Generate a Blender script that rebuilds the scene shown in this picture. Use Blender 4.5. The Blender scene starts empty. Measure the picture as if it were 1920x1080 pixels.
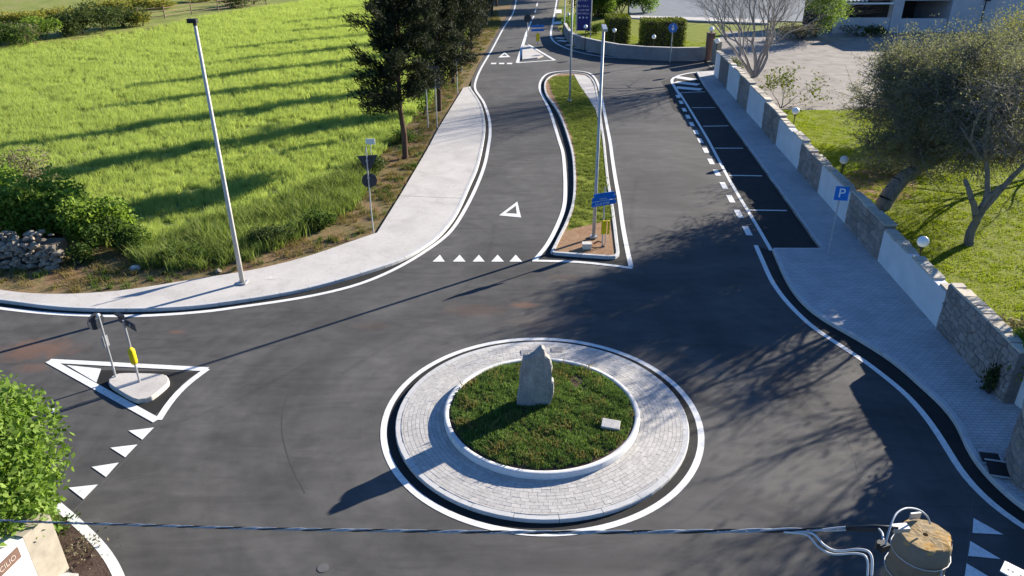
import bpy, bmesh, math, random
import numpy as np
from mathutils import Vector, Matrix
R = math.radians
random.seed(7); rng = np.random.default_rng(7)
sc = bpy.context.scene
C = sc.collection

# ------------------------------------------------------------------ camera
CAMH, FPX = 11.8, 1400.0
n_ = np.array([974 - 960, 3348 - 540, FPX]); n_ /= np.linalg.norm(n_)
UP_ = -n_
FW_ = np.array([0, 0, 1.0]) - n_ * n_[2]; FW_ /= np.linalg.norm(FW_)
RT_ = np.cross(n_, FW_)
if RT_[0] < 0: RT_ = -RT_
CAM = np.array([0, 0, CAMH])
def ray(px, py):
    d = np.array([px - 960, py - 540, FPX])
    return np.array([d @ RT_, d @ FW_, d @ UP_])
def at(px, py, z=0.0):
    d = ray(px, py); t = (z - CAMH) / d[2]
    return (float(d[0] * t), float(d[1] * t))
def deep(px, py, depth):
    return tuple(CAM + ray(px, py) * (depth / FPX))
cd = bpy.data.cameras.new("camera"); cam = bpy.data.objects.new("camera", cd); C.objects.link(cam)
cd.sensor_width = 36; cd.lens = 36 * FPX / 1920; cd.clip_start = 0.1; cd.clip_end = 3000
cr = np.array([RT_[0], FW_[0], UP_[0]]); cdn = np.array([RT_[1], FW_[1], UP_[1]]); cf = np.array([RT_[2], FW_[2], UP_[2]])
M = Matrix(((cr[0], -cdn[0], -cf[0], 0), (cr[1], -cdn[1], -cf[1], 0), (cr[2], -cdn[2], -cf[2], CAMH), (0, 0, 0, 1)))
cam.matrix_world = M
sc.camera = cam

# ------------------------------------------------------------------ light
SUN_EL = R(19.0)
SUN_DIR = Vector((0.80, 0.60, 0)).normalized()           # horizontal direction towards the sun
w = bpy.data.worlds.new("World"); sc.world = w; w.use_nodes = True
nt = w.node_tree; nt.nodes.clear()
sky = nt.nodes.new("ShaderNodeTexSky"); sky.sky_type = 'NISHITA'; sky.sun_disc = False
sky.sun_elevation = SUN_EL; sky.sun_rotation = math.atan2(SUN_DIR.x, SUN_DIR.y)
sky.air_density = 1.0; sky.dust_density = 0.3; sky.ozone_density = 4.0
bg = nt.nodes.new("ShaderNodeBackground"); bg.inputs[1].default_value = 0.055
wo = nt.nodes.new("ShaderNodeOutputWorld")
tint = nt.nodes.new('ShaderNodeMix'); tint.data_type = 'RGBA'; tint.blend_type = 'MULTIPLY'; tint.inputs[0].default_value = 1.0; tint.inputs[7].default_value = (0.74, 0.97, 1.27, 1)
nt.links.new(sky.outputs[0], tint.inputs[6]); nt.links.new(tint.outputs[2], bg.inputs[0]); nt.links.new(bg.outputs[0], wo.inputs[0])
sl = bpy.data.lights.new("sun", 'SUN'); sl.energy = 5.0; sl.angle = R(0.4); sl.color = (1.0, 0.91, 0.78)
so = bpy.data.objects.new("sun", sl); C.objects.link(so)
tow = Vector((SUN_DIR.x * math.cos(SUN_EL), SUN_DIR.y * math.cos(SUN_EL), math.sin(SUN_EL)))
so.rotation_euler = tow.to_track_quat('Z', 'Y').to_euler()
so.location = (60, 45, 40)
sc.view_settings.view_transform = 'Standard'; sc.view_settings.look = 'None'
sc.view_settings.exposure = 1.5; sc.view_settings.gamma = 1.0; sc.view_settings.use_curve_mapping = False
sc.render.engine = 'CYCLES'
sc.cycles.max_bounces = 6; sc.cycles.diffuse_bounces = 3; sc.cycles.transparent_max_bounces = 6
sc.cycles.caustics_reflective = False; sc.cycles.caustics_refractive = False

# ------------------------------------------------------------------ materials
class NB:
    def __init__(s, name, rough=0.8, spec=0.3):
        s.m = bpy.data.materials.new(name); s.m.use_nodes = True
        s.t = s.m.node_tree; s.b = s.t.nodes["Principled BSDF"]; s.out = s.t.nodes["Material Output"]
        s.b.inputs["Roughness"].default_value = rough
        s.b.inputs["Specular IOR Level"].default_value = spec
    def n(s, ty, **kw):
        nd = s.t.nodes.new(ty)
        for k, v in kw.items(): setattr(nd, k, v)
        return nd
    def l(s, a, b): s.t.links.new(a, b)
    def coords(s, scale=(1, 1, 1), rot=0.0):
        g = s.n("ShaderNodeNewGeometry"); mp = s.n("ShaderNodeMapping")
        mp.inputs["Scale"].default_value = scale; mp.inputs["Rotation"].default_value = (0, 0, rot)
        s.l(g.outputs["Position"], mp.inputs["Vector"]); return mp.outputs[0]
    def noise(s, scale, detail=4, rough=0.55, vec=None, dist=0.0):
        nd = s.n("ShaderNodeTexNoise"); nd.inputs["Scale"].default_value = scale
        nd.inputs["Detail"].default_value = detail; nd.inputs["Roughness"].default_value = rough
        nd.inputs["Distortion"].default_value = dist
        s.l(vec if vec is not None else s.coords(), nd.inputs["Vector"]); return nd.outputs["Fac"]
    def ramp(s, fac, stops):
        r = s.n("ShaderNodeValToRGB"); e = r.color_ramp.elements
        while len(e) < len(stops): e.new(0.5)
        for i, (p, c) in enumerate(stops):
            e[i].position = p; e[i].color = (c[0], c[1], c[2], 1) if hasattr(c, '__len__') else (c, c, c, 1)
        s.l(fac, r.inputs[0]); return r.outputs[0]
    def mix(s, fac, a, b, mode='MIX'):
        mx = s.n("ShaderNodeMix", data_type='RGBA', blend_type=mode)
        for sock, v in ((mx.inputs[0], fac), (mx.inputs[6], a), (mx.inputs[7], b)):
            if isinstance(v, (int, float)): sock.default_value = v
            elif isinstance(v, tuple): sock.default_value = (v[0], v[1], v[2], 1)
            else: s.l(v, sock)
        return mx.outputs[2]
    def math(s, op, a, b=None):
        m = s.n("ShaderNodeMath", operation=op)
        for i, v in enumerate((a, b)):
            if v is None: continue
            if isinstance(v, (int, float)): m.inputs[i].default_value = v
            else: s.l(v, m.inputs[i])
        return m.outputs[0]
    def col(s, c):
        if isinstance(c, tuple): s.b.inputs["Base Color"].default_value = (c[0], c[1], c[2], 1)
        else: s.l(c, s.b.inputs["Base Color"])
    def bump(s, h, strength=0.3, dist=0.01):
        b = s.n("ShaderNodeBump"); b.inputs["Strength"].default_value = strength; b.inputs["Distance"].default_value = dist
        s.l(h, b.inputs["Height"]); s.l(b.outputs[0], s.b.inputs["Normal"])
    def rnd(s):
        return s.n("ShaderNodeNewGeometry").outputs["Random Per Island"]
    def translucent(s, colour, fac=0.3):
        tr = s.n("ShaderNodeBsdfTranslucent"); mx = s.n("ShaderNodeMixShader"); mx.inputs[0].default_value = fac
        if isinstance(colour, tuple): tr.inputs[0].default_value = (*colour, 1)
        else: s.l(colour, tr.inputs[0])
        s.l(s.b.outputs[0], mx.inputs[1]); s.l(tr.outputs[0], mx.inputs[2]); s.l(mx.outputs[0], s.out.inputs[0])

MT = {}
def simple(name, c, rough=0.6, var=0.15, scale=6, metal=0.0, bump=0.0, spec=0.3):
    b = NB(name, rough, spec); f = b.noise(scale, 5)
    lo = tuple(x * (1 - var) for x in c); hi = tuple(min(1, x * (1 + var)) for x in c)
    b.col(b.ramp(f, [(0.3, lo), (0.7, hi)])); b.b.inputs["Metallic"].default_value = metal
    if bump: b.bump(b.noise(scale * 12, 3), bump, 0.01)
    MT[name] = b.m; return b.m

def asphalt(name, base, stains):
    b = NB(name, 0.85, 0.25)
    fine = b.noise(55, 3, 0.7); mid = b.noise(2.2, 5, 0.6, dist=0.6); big = b.noise(0.22, 4, 0.6, dist=1.2)
    strk = b.noise(0.9, 4, 0.6, b.coords((0.35, 1.6, 1), R(-28)), dist=1.5)
    c = b.ramp(big, [(0.25, tuple(base * k for k in (0.68, 0.66, 0.64))), (0.5, tuple(base * k for k in (1.0, 0.97, 0.93))), (0.75, tuple(base * k for k in (1.42, 1.37, 1.29)))])
    c = b.mix(0.5, c, b.ramp(mid, [(0.3, 0.68), (0.7, 1.2)]), 'MULTIPLY')
    c = b.mix(0.38, c, b.ramp(strk, [(0.35, 0.6), (0.5, 1.0), (0.68, 1.3)]), 'MULTIPLY')
    c = b.mix(0.55, c, b.ramp(fine, [(0.3, 0.45), (0.7, 1.45)]), 'MULTIPLY')
    if stains:
        g = b.n("ShaderNodeNewGeometry"); sx = b.n("ShaderNodeSeparateXYZ"); b.l(g.outputs["Position"], sx.inputs[0])
        # rubber arcs left by tyres circling the island
        dx = b.math('SUBTRACT', sx.outputs[0], 0.75); dy = b.math('SUBTRACT', sx.outputs[1], 16.0)
        rr = b.math('SQRT', b.math('ADD', b.math('MULTIPLY', dx, dx), b.math('MULTIPLY', dy, dy)))
        cmb = b.n("ShaderNodeCombineXYZ"); b.l(rr, cmb.inputs[0]); b.l(b.math('MULTIPLY', dy, 0.05), cmb.inputs[1])
        arc = b.noise(1.5, 3, 0.5, cmb.outputs[0])
        m1 = b.math('MULTIPLY', b.math('GREATER_THAN', rr, 4.4), b.math('LESS_THAN', rr, 12.5))
        c = b.mix(b.math('MULTIPLY', m1, 0.28), c, b.ramp(arc, [(0.36, 0.62), (0.5, 1.0), (0.64, 1.22)]), 'MULTIPLY')
        # red earth carried onto the road
        wn = b.noise(1.7, 5, 0.7, dist=1.0)
        for (px, py, rad, k) in stains:
            X, Y = at(px, py)
            vx = b.math('MULTIPLY', b.math('SUBTRACT', sx.outputs[0], X), 0.45); vy = b.math('SUBTRACT', sx.outputs[1], Y)
            q = b.math('SQRT', b.math('ADD', b.math('MULTIPLY', vx, vx), b.math('MULTIPLY', vy, vy)))
            q = b.math('SUBTRACT', 1.0, b.math('DIVIDE', q, rad))
            q = b.math('ADD', b.math('MULTIPLY', q, 1.6), b.math('MULTIPLY', b.math('SUBTRACT', wn, 0.5), 3.2))
            q = b.n("ShaderNodeClamp"), q; b.l(q[1], q[0].inputs[0])
            c = b.mix(b.math('MULTIPLY', q[0].outputs[0], k * .8), c, (0.16, 0.085, 0.055))
    b.col(c); b.bump(fine, 0.35, 0.006)
    b.l(b.ramp(mid, [(0.3, 0.75), (0.7, 0.95)]), b.b.inputs["Roughness"])
    MT[name] = b.m
asphalt("asphalt", 0.077, [(60, 655, 0.75, 0.8), (985, 572, 0.28, 0.8), (330, 622, 0.16, 0.7), (890, 582, 0.6, 0.25), (1020, 600, 0.7, 0.2), (60, 690, 0.3, 0.5), (700, 610, 0.35, 0.15), (1055, 520, 0.35, 0.25)])
asphalt("asphalt_worn", 0.070, [])
asphalt("fresh_asphalt", 0.022, [])

def paint(name, c, wear=0.5):
    b = NB(name, 0.6, 0.35); f = b.noise(9, 6, 0.75); g = b.noise(1.3, 3)
    cc = b.ramp(f, [(0.27, tuple(x * 0.35 for x in c)), (0.38, tuple(x * 0.80 for x in c)), (0.62, c)])
    cc = b.mix(wear, cc, b.ramp(g, [(0.3, 0.78), (0.65, 1.0)]), 'MULTIPLY'); b.col(cc); b.bump(b.noise(60, 2), 0.2, 0.004)
    MT[name] = b.m
paint("road_paint", (0.80, 0.80, 0.77))

def concrete(name, c, var=0.12, joint=None):
    b = NB(name, 0.85, 0.2); f = b.noise(0.8, 6, 0.6, dist=0.5); g = b.noise(14, 4, 0.7)
    cc = b.ramp(f, [(0.25, tuple(x * (1 - var * 1.4) for x in c)), (0.5, c), (0.75, tuple(min(1, x * (1 + var)) for x in c))])
    cc = b.mix(0.5, cc, b.ramp(g, [(0.25, 0.8), (0.7, 1.1)]), 'MULTIPLY')
    st = b.noise(2.3, 6, 0.75, dist=1.2); cc = b.mix(0.5, cc, b.ramp(st, [(0.3, (0.62, 0.58, 0.52)), (0.45, (1, 1, 1))]), 'MULTIPLY')
    b.col(cc); b.bump(g, 0.3, 0.006); MT[name] = b.m
concrete("pale_concrete", (0.50, 0.475, 0.44))
concrete("kerb_concrete", (0.50, 0.50, 0.49), 0.08)
concrete("planter_plaster", (0.66, 0.66, 0.64), 0.06)
concrete("pole_concrete", (0.17, 0.15, 0.125), 0.35)
concrete("grey_wall_concrete", (0.26, 0.25, 0.25), 0.2)
concrete("yard_paving", (0.24, 0.215, 0.19), 0.3)
concrete("slate_paving", (0.17, 0.19, 0.21), 0.1)

def paver_mat(name, c, w_, h_, rot):
    b = NB(name, 0.85, 0.2); br = b.n("ShaderNodeTexBrick"); v = b.coords((1, 1, 1), rot)
    b.l(v, br.inputs["Vector"]); br.inputs["Scale"].default_value = 1.0
    br.inputs["Brick Width"].default_value = w_; br.inputs["Row Height"].default_value = h_
    br.inputs["Mortar Size"].default_value = 0.012; br.inputs["Mortar Smooth"].default_value = 0.3; br.offset = 0.5
    br.inputs["Color1"].default_value = (*[x * 0.92 for x in c], 1); br.inputs["Color2"].default_value = (*[x * 1.06 for x in c], 1)
    br.inputs["Mortar"].default_value = (*[x * 0.62 for x in c], 1)
    cc = b.mix(0.6, br.outputs[0], b.ramp(b.noise(1.1, 5, 0.6), [(0.3, 0.72), (0.7, 1.12)]), 'MULTIPLY')
    b.col(cc); b.bump(b.math('SUBTRACT', 1.0, br.outputs["Fac"]), 0.6, 0.01); MT[name] = b.m
paver_mat("sidewalk_pavers", (0.50, 0.49, 0.48), 0.24, 0.115, R(2))

def piece_mat(name, c, spread=0.25, rough=0.85, bumpk=0.4, nscale=14):
    b = NB(name, rough, 0.2); oi = b.n("ShaderNodeObjectInfo")
    rr = b.n("ShaderNodeMath", operation='FRACT'); s_ = b.math('ADD', oi.outputs["Random"], b.rnd()); b.l(s_, rr.inputs[0])
    cc = b.ramp(rr.outputs[0], [(0.0, tuple(x * (1 - spread) for x in c)), (0.5, c), (1.0, tuple(min(1, x * (1 + spread)) for x in c))])
    g = b.noise(nscale, 5, 0.7); cc = b.mix(0.6, cc, b.ramp(g, [(0.3, 0.65), (0.7, 1.15)]), 'MULTIPLY')
    b.col(cc); b.bump(g, bumpk, 0.012); MT[name] = b.m
piece_mat("apron_paver", (0.48, 0.46, 0.43), 0.10)
piece_mat("wall_rubble", (0.30, 0.255, 0.225), 0.22)
piece_mat("coping_stone", (0.50, 0.45, 0.36), 0.2)
piece_mat("dry_stone", (0.25, 0.215, 0.165), 0.4)
piece_mat("white_slat", (0.75, 0.75, 0.74), 0.05)

def stone_mono():
    b = NB("monolith_stone", 0.85, 0.2); f = b.noise(3, 6, 0.65); g = b.noise(22, 5, 0.7); s = b.noise(2.5, 4, 0.6, b.coords((3, 3, 0.6)))
    cc = b.ramp(f, [(0.3, (0.25, 0.24, 0.23)), (0.55, (0.36, 0.345, 0.32)), (0.75, (0.46, 0.44, 0.40))])
    cc = b.mix(0.7, cc, b.ramp(g, [(0.3, 0.65), (0.7, 1.15)]), 'MULTIPLY'); cc = b.mix(0.4, cc, b.ramp(s, [(0.35, 0.7), (0.6, 1.05)]), 'MULTIPLY')
    b.col(cc); b.bump(g, 0.7, 0.02); MT["monolith_stone"] = b.m
stone_mono()
def lichen():
    b = NB("lichen_concrete", 0.95, 0.1); f = b.noise(9, 6, 0.7); g = b.noise(45, 4, 0.7)
    cc = b.ramp(f, [(0.3, (0.24, 0.20, 0.15)), (0.48, (0.36, 0.27, 0.15)), (0.62, (0.42, 0.25, 0.08)), (0.8, (0.34, 0.29, 0.21))])
    cc = b.mix(0.6, cc, b.ramp(g, [(0.3, 0.45), (0.65, 1.2)]), 'MULTIPLY'); b.col(cc); b.bump(g, 0.35, 0.006); MT["lichen_concrete"] = b.m
lichen()

def ground_mat(name, stops, sc1=0.6, sc2=9, bumpk=0.5):
    b = NB(name, 0.95, 0.1); f = b.noise(sc1, 8, 0.68, dist=0.8); g = b.noise(sc2, 5, 0.7)
    cc = b.ramp(f, stops); cc = b.mix(0.75, cc, b.ramp(g, [(0.28, 0.5), (0.7, 1.3)]), 'MULTIPLY')
    b.col(cc); b.bump(g, bumpk, 0.05); MT[name] = b.m
ground_mat("verge_earth", [(0.3, (0.19, 0.095, 0.05)), (0.45, (0.22, 0.15, 0.08)), (0.58, (0.15, 0.13, 0.055)), (0.72, (0.27, 0.17, 0.09))])
ground_mat("island_earth", [(0.3, (0.26, 0.13, 0.075)), (0.5, (0.30, 0.19, 0.11)), (0.7, (0.36, 0.24, 0.15))], 2.5, 25)
ground_mat("brown_soil", [(0.3, (0.055, 0.035, 0.028)), (0.6, (0.10, 0.07, 0.055)), (0.75, (0.14, 0.10, 0.075))], 3, 25)
ground_mat("field_soil", [(0.3, (0.15, 0.18, 0.05)), (0.6, (0.23, 0.26, 0.08)), (0.75, (0.30, 0.31, 0.12))], 0.8, 6)
ground_mat("lawn_ground", [(0.3, (0.13, 0.16, 0.015)), (0.55, (0.18, 0.21, 0.02)), (0.75, (0.23, 0.23, 0.04))], 0.9, 14)
ground_mat("country_ground", [(0.25, (0.08, 0.11, 0.02)), (0.45, (0.16, 0.19, 0.04)), (0.6, (0.24, 0.22, 0.07)), (0.75, (0.20, 0.14, 0.07))], 0.09, 2.5)

ground_mat("meadow_ground", [(0.3, (0.14, 0.18, 0.04)), (0.5, (0.22, 0.25, 0.06)), (0.62, (0.26, 0.25, 0.09)), (0.75, (0.20, 0.15, 0.08))], 0.25, 3)
def leaf_mat(name, cols, tr=0.35, rough=0.55, spec=0.3, clump=0.7, trk=1.5):
    b = NB(name, max(rough, .75), min(spec, .12)); r = b.rnd(); f = b.noise(clump, 3)
    n = len(cols); x = b.math('ADD', b.math('MULTIPLY', r, 0.6), b.math('MULTIPLY', f, 0.4))
    cc = b.ramp(x, [(0.15 + 0.7 * i / (n - 1), c) for i, c in enumerate(cols)])
    b.col(cc); b.translucent(b.mix(1.0, cc, (trk, trk * 1.05, trk * 0.6), 'MULTIPLY'), tr); MT[name] = b.m
leaf_mat("wheat_blade", [(0.19, 0.235, 0.065), (0.31, 0.375, 0.11), (0.47, 0.52, 0.20)], 0.5, 0.6, 0.2, 0.25)
leaf_mat("tall_weed_blade", [(0.08, 0.12, 0.03), (0.14, 0.19, 0.045), (0.25, 0.28, 0.10)], 0.4)
leaf_mat("dry_blade", [(0.16, 0.11, 0.05), (0.22, 0.17, 0.07), (0.12, 0.13, 0.04)], 0.3, 0.8, 0.1)
leaf_mat("island_blade", [(0.05, 0.095, 0.025), (0.11, 0.185, 0.045), (0.26, 0.34, 0.11)], 0.35, 0.5, 0.3)
leaf_mat("median_blade", [(0.17, 0.15, 0.05), (0.14, 0.18, 0.04), (0.20, 0.23, 0.06)], 0.35, 0.7, 0.2)
leaf_mat("lawn_blade", [(0.12, 0.165, 0.012), (0.18, 0.225, 0.018), (0.26, 0.28, 0.03)], 0.45, 0.6, 0.2)
leaf_mat("weed_leaf", [(0.035, 0.065, 0.015), (0.06, 0.10, 0.02), (0.10, 0.15, 0.035)], 0.35)
leaf_mat("cypress_leaf", [(0.015, 0.022, 0.010), (0.025, 0.034, 0.015), (0.05, 0.05, 0.026)], 0.12, 0.7, 0.15)
leaf_mat("fig_leaf", [(0.08, 0.14, 0.02), (0.15, 0.225, 0.035), (0.25, 0.32, 0.07)], 0.4, 0.5, 0.3)
leaf_mat("citrus_leaf", [(0.07, 0.13, 0.02), (0.13, 0.21, 0.035), (0.24, 0.33, 0.08)], 0.4, 0.4, 0.4)
leaf_mat("dark_shrub_leaf", [(0.03, 0.05, 0.015), (0.055, 0.08, 0.025), (0.10, 0.12, 0.04)], 0.25)
leaf_mat("yellow_weed_leaf", [(0.12, 0.15, 0.03), (0.22, 0.21, 0.04), (0.30, 0.24, 0.06)], 0.35)
leaf_mat("olive_leaf", [(0.11, 0.12, 0.065), (0.165, 0.17, 0.095), (0.25, 0.24, 0.145)], 0.3, 0.6, 0.3)
leaf_mat("hedge_leaf", [(0.09, 0.12, 0.012), (0.16, 0.19, 0.02), (0.26, 0.27, 0.03)], 0.12)
leaf_mat("dry_twig_leaf", [(0.15, 0.12, 0.08), (0.22, 0.19, 0.13), (0.13, 0.13, 0.07)], 0.25)
def bark(name, c):
    b = NB(name, 0.9, 0.1); f = b.noise(9, 6, 0.7, b.coords((1, 1, 0.25)))
    b.col(b.ramp(f, [(0.3, tuple(x * 0.55 for x in c)), (0.7, tuple(x * 1.3 for x in c))])); b.bump(f, 0.7, 0.02); MT[name] = b.m
bark("brown_bark", (0.11, 0.07, 0.05)); bark("grey_bark", (0.20, 0.185, 0.16)); bark("pale_bark", (0.30, 0.28, 0.26)); bark("dark_bark", (0.06, 0.05, 0.04))
simple("galvanised", (0.46, 0.47, 0.48), 0.45, 0.12, 5, 0.55)
simple("pole_grey", (0.42, 0.43, 0.43), 0.55, 0.15, 3, 0.2)
simple("pale_pole", (0.52, 0.50, 0.46), 0.75, 0.15, 3, 0.0, 0.2)
simple("sign_back", (0.035, 0.04, 0.05), 0.5)
simple("black_plastic", (0.015, 0.015, 0.017), 0.5)
simple("sign_blue", (0.02, 0.17, 0.55), 0.4, 0.05)
simple("banner_blue", (0.02, 0.025, 0.17), 0.5, 0.1)
simple("sign_white", (0.8, 0.8, 0.8), 0.4, 0.03)
simple("sign_yellow", (0.75, 0.56, 0.01), 0.45, 0.05)
simple("white_plaster", (0.74, 0.73, 0.70), 0.85, 0.08, 1.5, 0, 0.2)
simple("panel_plaster", (0.66, 0.66, 0.66), 0.85, 0.08, 1.2, 0, 0.25)
simple("beige_stone", (0.36, 0.32, 0.25), 0.9, 0.18, 4, 0, 0.25)
simple("house_plaster", (0.45, 0.45, 0.47), 0.85, 0.08, 0.8, 0, 0.2)
simple("brown_pillar", (0.13, 0.085, 0.075), 0.8, 0.2, 5, 0, 0.4)
simple("plaque_brown", (0.15, 0.09, 0.07), 0.6, 0.15, 9)
simple("plaque_letter", (0.42, 0.36, 0.30), 0.6, 0.05)
simple("globe_glass", (0.85, 0.85, 0.82), 0.25, 0.02, 3, 0, 0, 0.5)
simple("globe_frosted", (0.62, 0.58, 0.54), 0.4, 0.05, 3)
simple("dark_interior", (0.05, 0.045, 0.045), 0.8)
simple("car_paint", (0.03, 0.018, 0.024), 0.25, 0.05, 3, 0.3)
simple("car_glass", (0.03, 0.035, 0.04), 0.08, 0.05, 3, 0, 0, 0.6)
simple("rubber", (0.02, 0.02, 0.02), 0.8)
simple("cable_grey", (0.34, 0.37, 0.41), 0.5, 0.2, 12)
simple("cable_black", (0.02, 0.022, 0.026), 0.5, 0.2, 12)
simple("cable_white", (0.62, 0.62, 0.62), 0.45, 0.1, 12)
simple("box_cream", (0.60, 0.58, 0.47), 0.6, 0.1, 9)
simple("rusty_pipe", (0.22, 0.11, 0.07), 0.8, 0.2, 9)
simple("rail_wood", (0.22, 0.15, 0.11), 0.85, 0.2, 6, 0, 0.4)
simple("joint_dark", (0.10, 0.10, 0.10), 0.9)
simple("mortar", (0.20, 0.175, 0.155), 0.95, 0.2, 9, 0, 0.5)
simple("skid", (0.058, 0.056, 0.054), 0.8)
simple("joint_sand", (0.30, 0.29, 0.27), 0.95)
simple("rock_white", (0.55, 0.52, 0.47), 0.9, 0.2, 6, 0, 0.5)

# ------------------------------------------------------------------ mesh helpers
def link(name, me, mat, parent=None):
    o = bpy.data.objects.new(name, me); C.objects.link(o)
    if mat: me.materials.append(MT[mat])
    if parent is not None:
        o.parent = parent
        o.matrix_parent_inverse = Matrix.Translation(parent.location).inverted() if parent.type == 'EMPTY' else Matrix.Identity(4)
    return o
def pymesh(name, vs, fs, mat, parent=None, smooth=False):
    me = bpy.data.meshes.new(name); me.from_pydata([tuple(v) for v in vs], [], [tuple(f) for f in fs]); me.update()
    if smooth: me.polygons.foreach_set('use_smooth', [True] * len(me.polygons))
    return link(name, me, mat, parent)
def tag(o, label, cat, group=None):
    o['label'] = label; o['category'] = cat
    if group: o['group'] = group
    return o
def struct(o): o['kind'] = 'structure'; return o
def stuff(o): o['kind'] = 'stuff'; return o
def reseed(label):
    global rng
    k = sum(ord(c) * (i + 1) for i, c in enumerate(label)); random.seed(k); rng = np.random.default_rng(k)
def thing(name, label, cat, loc=(0, 0, 0), group=None):
    o = bpy.data.objects.new(name, None); C.objects.link(o); o.location = loc; o.empty_display_size = 0.2
    return tag(o, label, cat, group)
def area2(p): return sum(p[i][0] * p[(i + 1) % len(p)][1] - p[(i + 1) % len(p)][0] * p[i][1] for i in range(len(p)))
def ccw(p): return list(p) if area2(p) > 0 else list(p)[::-1]
def sheet(name, pts, z, mat, parent=None):
    p = ccw(pts); return pymesh(name, [(x, y, z) for x, y in p], [range(len(p))], mat, parent)
def prism_vf(pts, z0, z1, inset=0.0):
    p = ccw(pts); n = len(p)
    vs = [(x, y, z0) for x, y in p] + [(x, y, z1) for x, y in p]
    fs = [tuple(range(n, 2 * n)), tuple(range(n))[::-1]] + [(i, (i + 1) % n, n + (i + 1) % n, n + i) for i in range(n)]
    return vs, fs
def prism(name, pts, z0, z1, mat, parent=None):
    vs, fs = prism_vf(pts, z0, z1); return pymesh(name, vs, fs, mat, parent)
def bevelled(o, wdt=0.01, seg=2):
    m = o.modifiers.new('bevel', 'BEVEL'); m.width = wdt; m.segments = seg; m.limit_method = 'ANGLE'; return o
class MB:
    def __init__(s): s.v = []; s.f = []
    def add(s, vs, fs):
        k = len(s.v); s.v += [tuple(v) for v in vs]; s.f += [tuple(i + k for i in f) for f in fs]; return s
    def box(s, c, size, rz=0.0, ry=0.0, rx=0.0):
        m = Matrix.Translation(c) @ Matrix.Rotation(rz, 4, 'Z') @ Matrix.Rotation(ry, 4, 'Y') @ Matrix.Rotation(rx, 4, 'X')
        h = [x / 2 for x in size]
        vs = [m @ Vector((sx * h[0], sy * h[1], sz * h[2])) for sx in (-1, 1) for sy in (-1, 1) for sz in (-1, 1)]
        return s.add(vs, [(0, 1, 3, 2), (4, 6, 7, 5), (0, 4, 5, 1), (2, 3, 7, 6), (0, 2, 6, 4), (1, 5, 7, 3)])
    def tube(s, pts, rad, sides=8, cap=True):
        pts = [Vector(p) for p in pts]; n = len(pts)
        if not hasattr(rad, '__len__'): rad = [rad] * n
        vs = []; ref = None
        for i, p in enumerate(pts):
            d = (pts[min(i + 1, n - 1)] - pts[max(i - 1, 0)]).normalized()
            if ref is None: ref = Vector((0, 0, 1)) if abs(d.z) < 0.9 else Vector((1, 0, 0))
            a = d.cross(ref).normalized(); b_ = a.cross(d).normalized(); ref = b_ if abs(b_.dot(d)) < .5 else ref
            for k in range(sides):
                t = 2 * math.pi * k / sides
                vs.append(p + (a * math.cos(t) + b_ * math.sin(t)) * rad[i])
        fs = [(i * sides + k, i * sides + (k + 1) % sides, (i + 1) * sides + (k + 1) % sides, (i + 1) * sides + k) for i in range(n - 1) for k in range(sides)]
        if cap: fs += [tuple(range(sides))[::-1], tuple(range((n - 1) * sides, n * sides))]
        return s.add(vs, fs)
    def sphere(s, c, r, nu=16, nv=10, sq=(1, 1, 1)):
        vs = []; fs = []
        for j in range(nv + 1):
            ph = math.pi * j / nv
            for i in range(nu):
                t = 2 * math.pi * i / nu
                vs.append((c[0] + r * sq[0] * math.sin(ph) * math.cos(t), c[1] + r * sq[1] * math.sin(ph) * math.sin(t), c[2] + r * sq[2] * math.cos(ph)))
        for j in range(nv):
            for i in range(nu): fs.append((j * nu + i, (j + 1) * nu + i, (j + 1) * nu + (i + 1) % nu, j * nu + (i + 1) % nu))
        return s.add(vs, fs)
    def build(s, name, mat, parent=None, smooth=False): return pymesh(name, s.v, s.f, mat, parent, smooth)

def catmull(pts, per=8, closed=False):
    P = [np.array(p, float) for p in pts]; out = []; n = len(P)
    rngi = range(n) if closed else range(n - 1)
    for i in rngi:
        p0 = P[(i - 1) % n] if closed or i > 0 else 2 * P[0] - P[1]
        p1 = P[i]; p2 = P[(i + 1) % n]; p3 = P[(i + 2) % n] if closed or i + 2 < n else 2 * P[-1] - P[-2]
        for k in range(per):
            t = k / per
            out.append(0.5 * ((2 * p1) + (-p0 + p2) * t + (2 * p0 - 5 * p1 + 4 * p2 - p3) * t * t + (-p0 + 3 * p1 - 3 * p2 + p3) * t ** 3))
    if not closed: out.append(P[-1])
    return [tuple(p) for p in out]
def resample(pts, step, closed=False):
    P = np.array(pts + [pts[0]] if closed else pts); d = np.r_[0, np.cumsum(np.linalg.norm(np.diff(P, axis=0), axis=1))]
    n = max(2, int(round(d[-1] / step)) + 1); s = np.linspace(0, d[-1], n)
    out = [tuple(np.interp(s, d, P[:, k]).item(i) for k in range(P.shape[1])) for i in range(n)]
    return out[:-1] if closed else out
def smoothpath(pts, w=3, it=2):
    P = np.array(pts)
    for _ in range(it):
        Q = P.copy(); Q[1:-1] = (P[:-2] + 2 * P[1:-1] + P[2:]) / 4; P = Q
    return [tuple(p) for p in P]
def normals(pts, closed=False):
    P = np.array(pts); n = len(P); N = []
    for i in range(n):
        a = P[(i - 1) % n] if closed or i > 0 else P[i]; b_ = P[(i + 1) % n] if closed or i < n - 1 else P[i]
        d = b_ - a; d = d / (np.linalg.norm(d) + 1e-9); N.append((-d[1], d[0]))
    return np.array(N)
def offset(pts, off, closed=False):
    return [tuple(p) for p in np.array(pts) + normals(pts, closed) * off]
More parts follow.
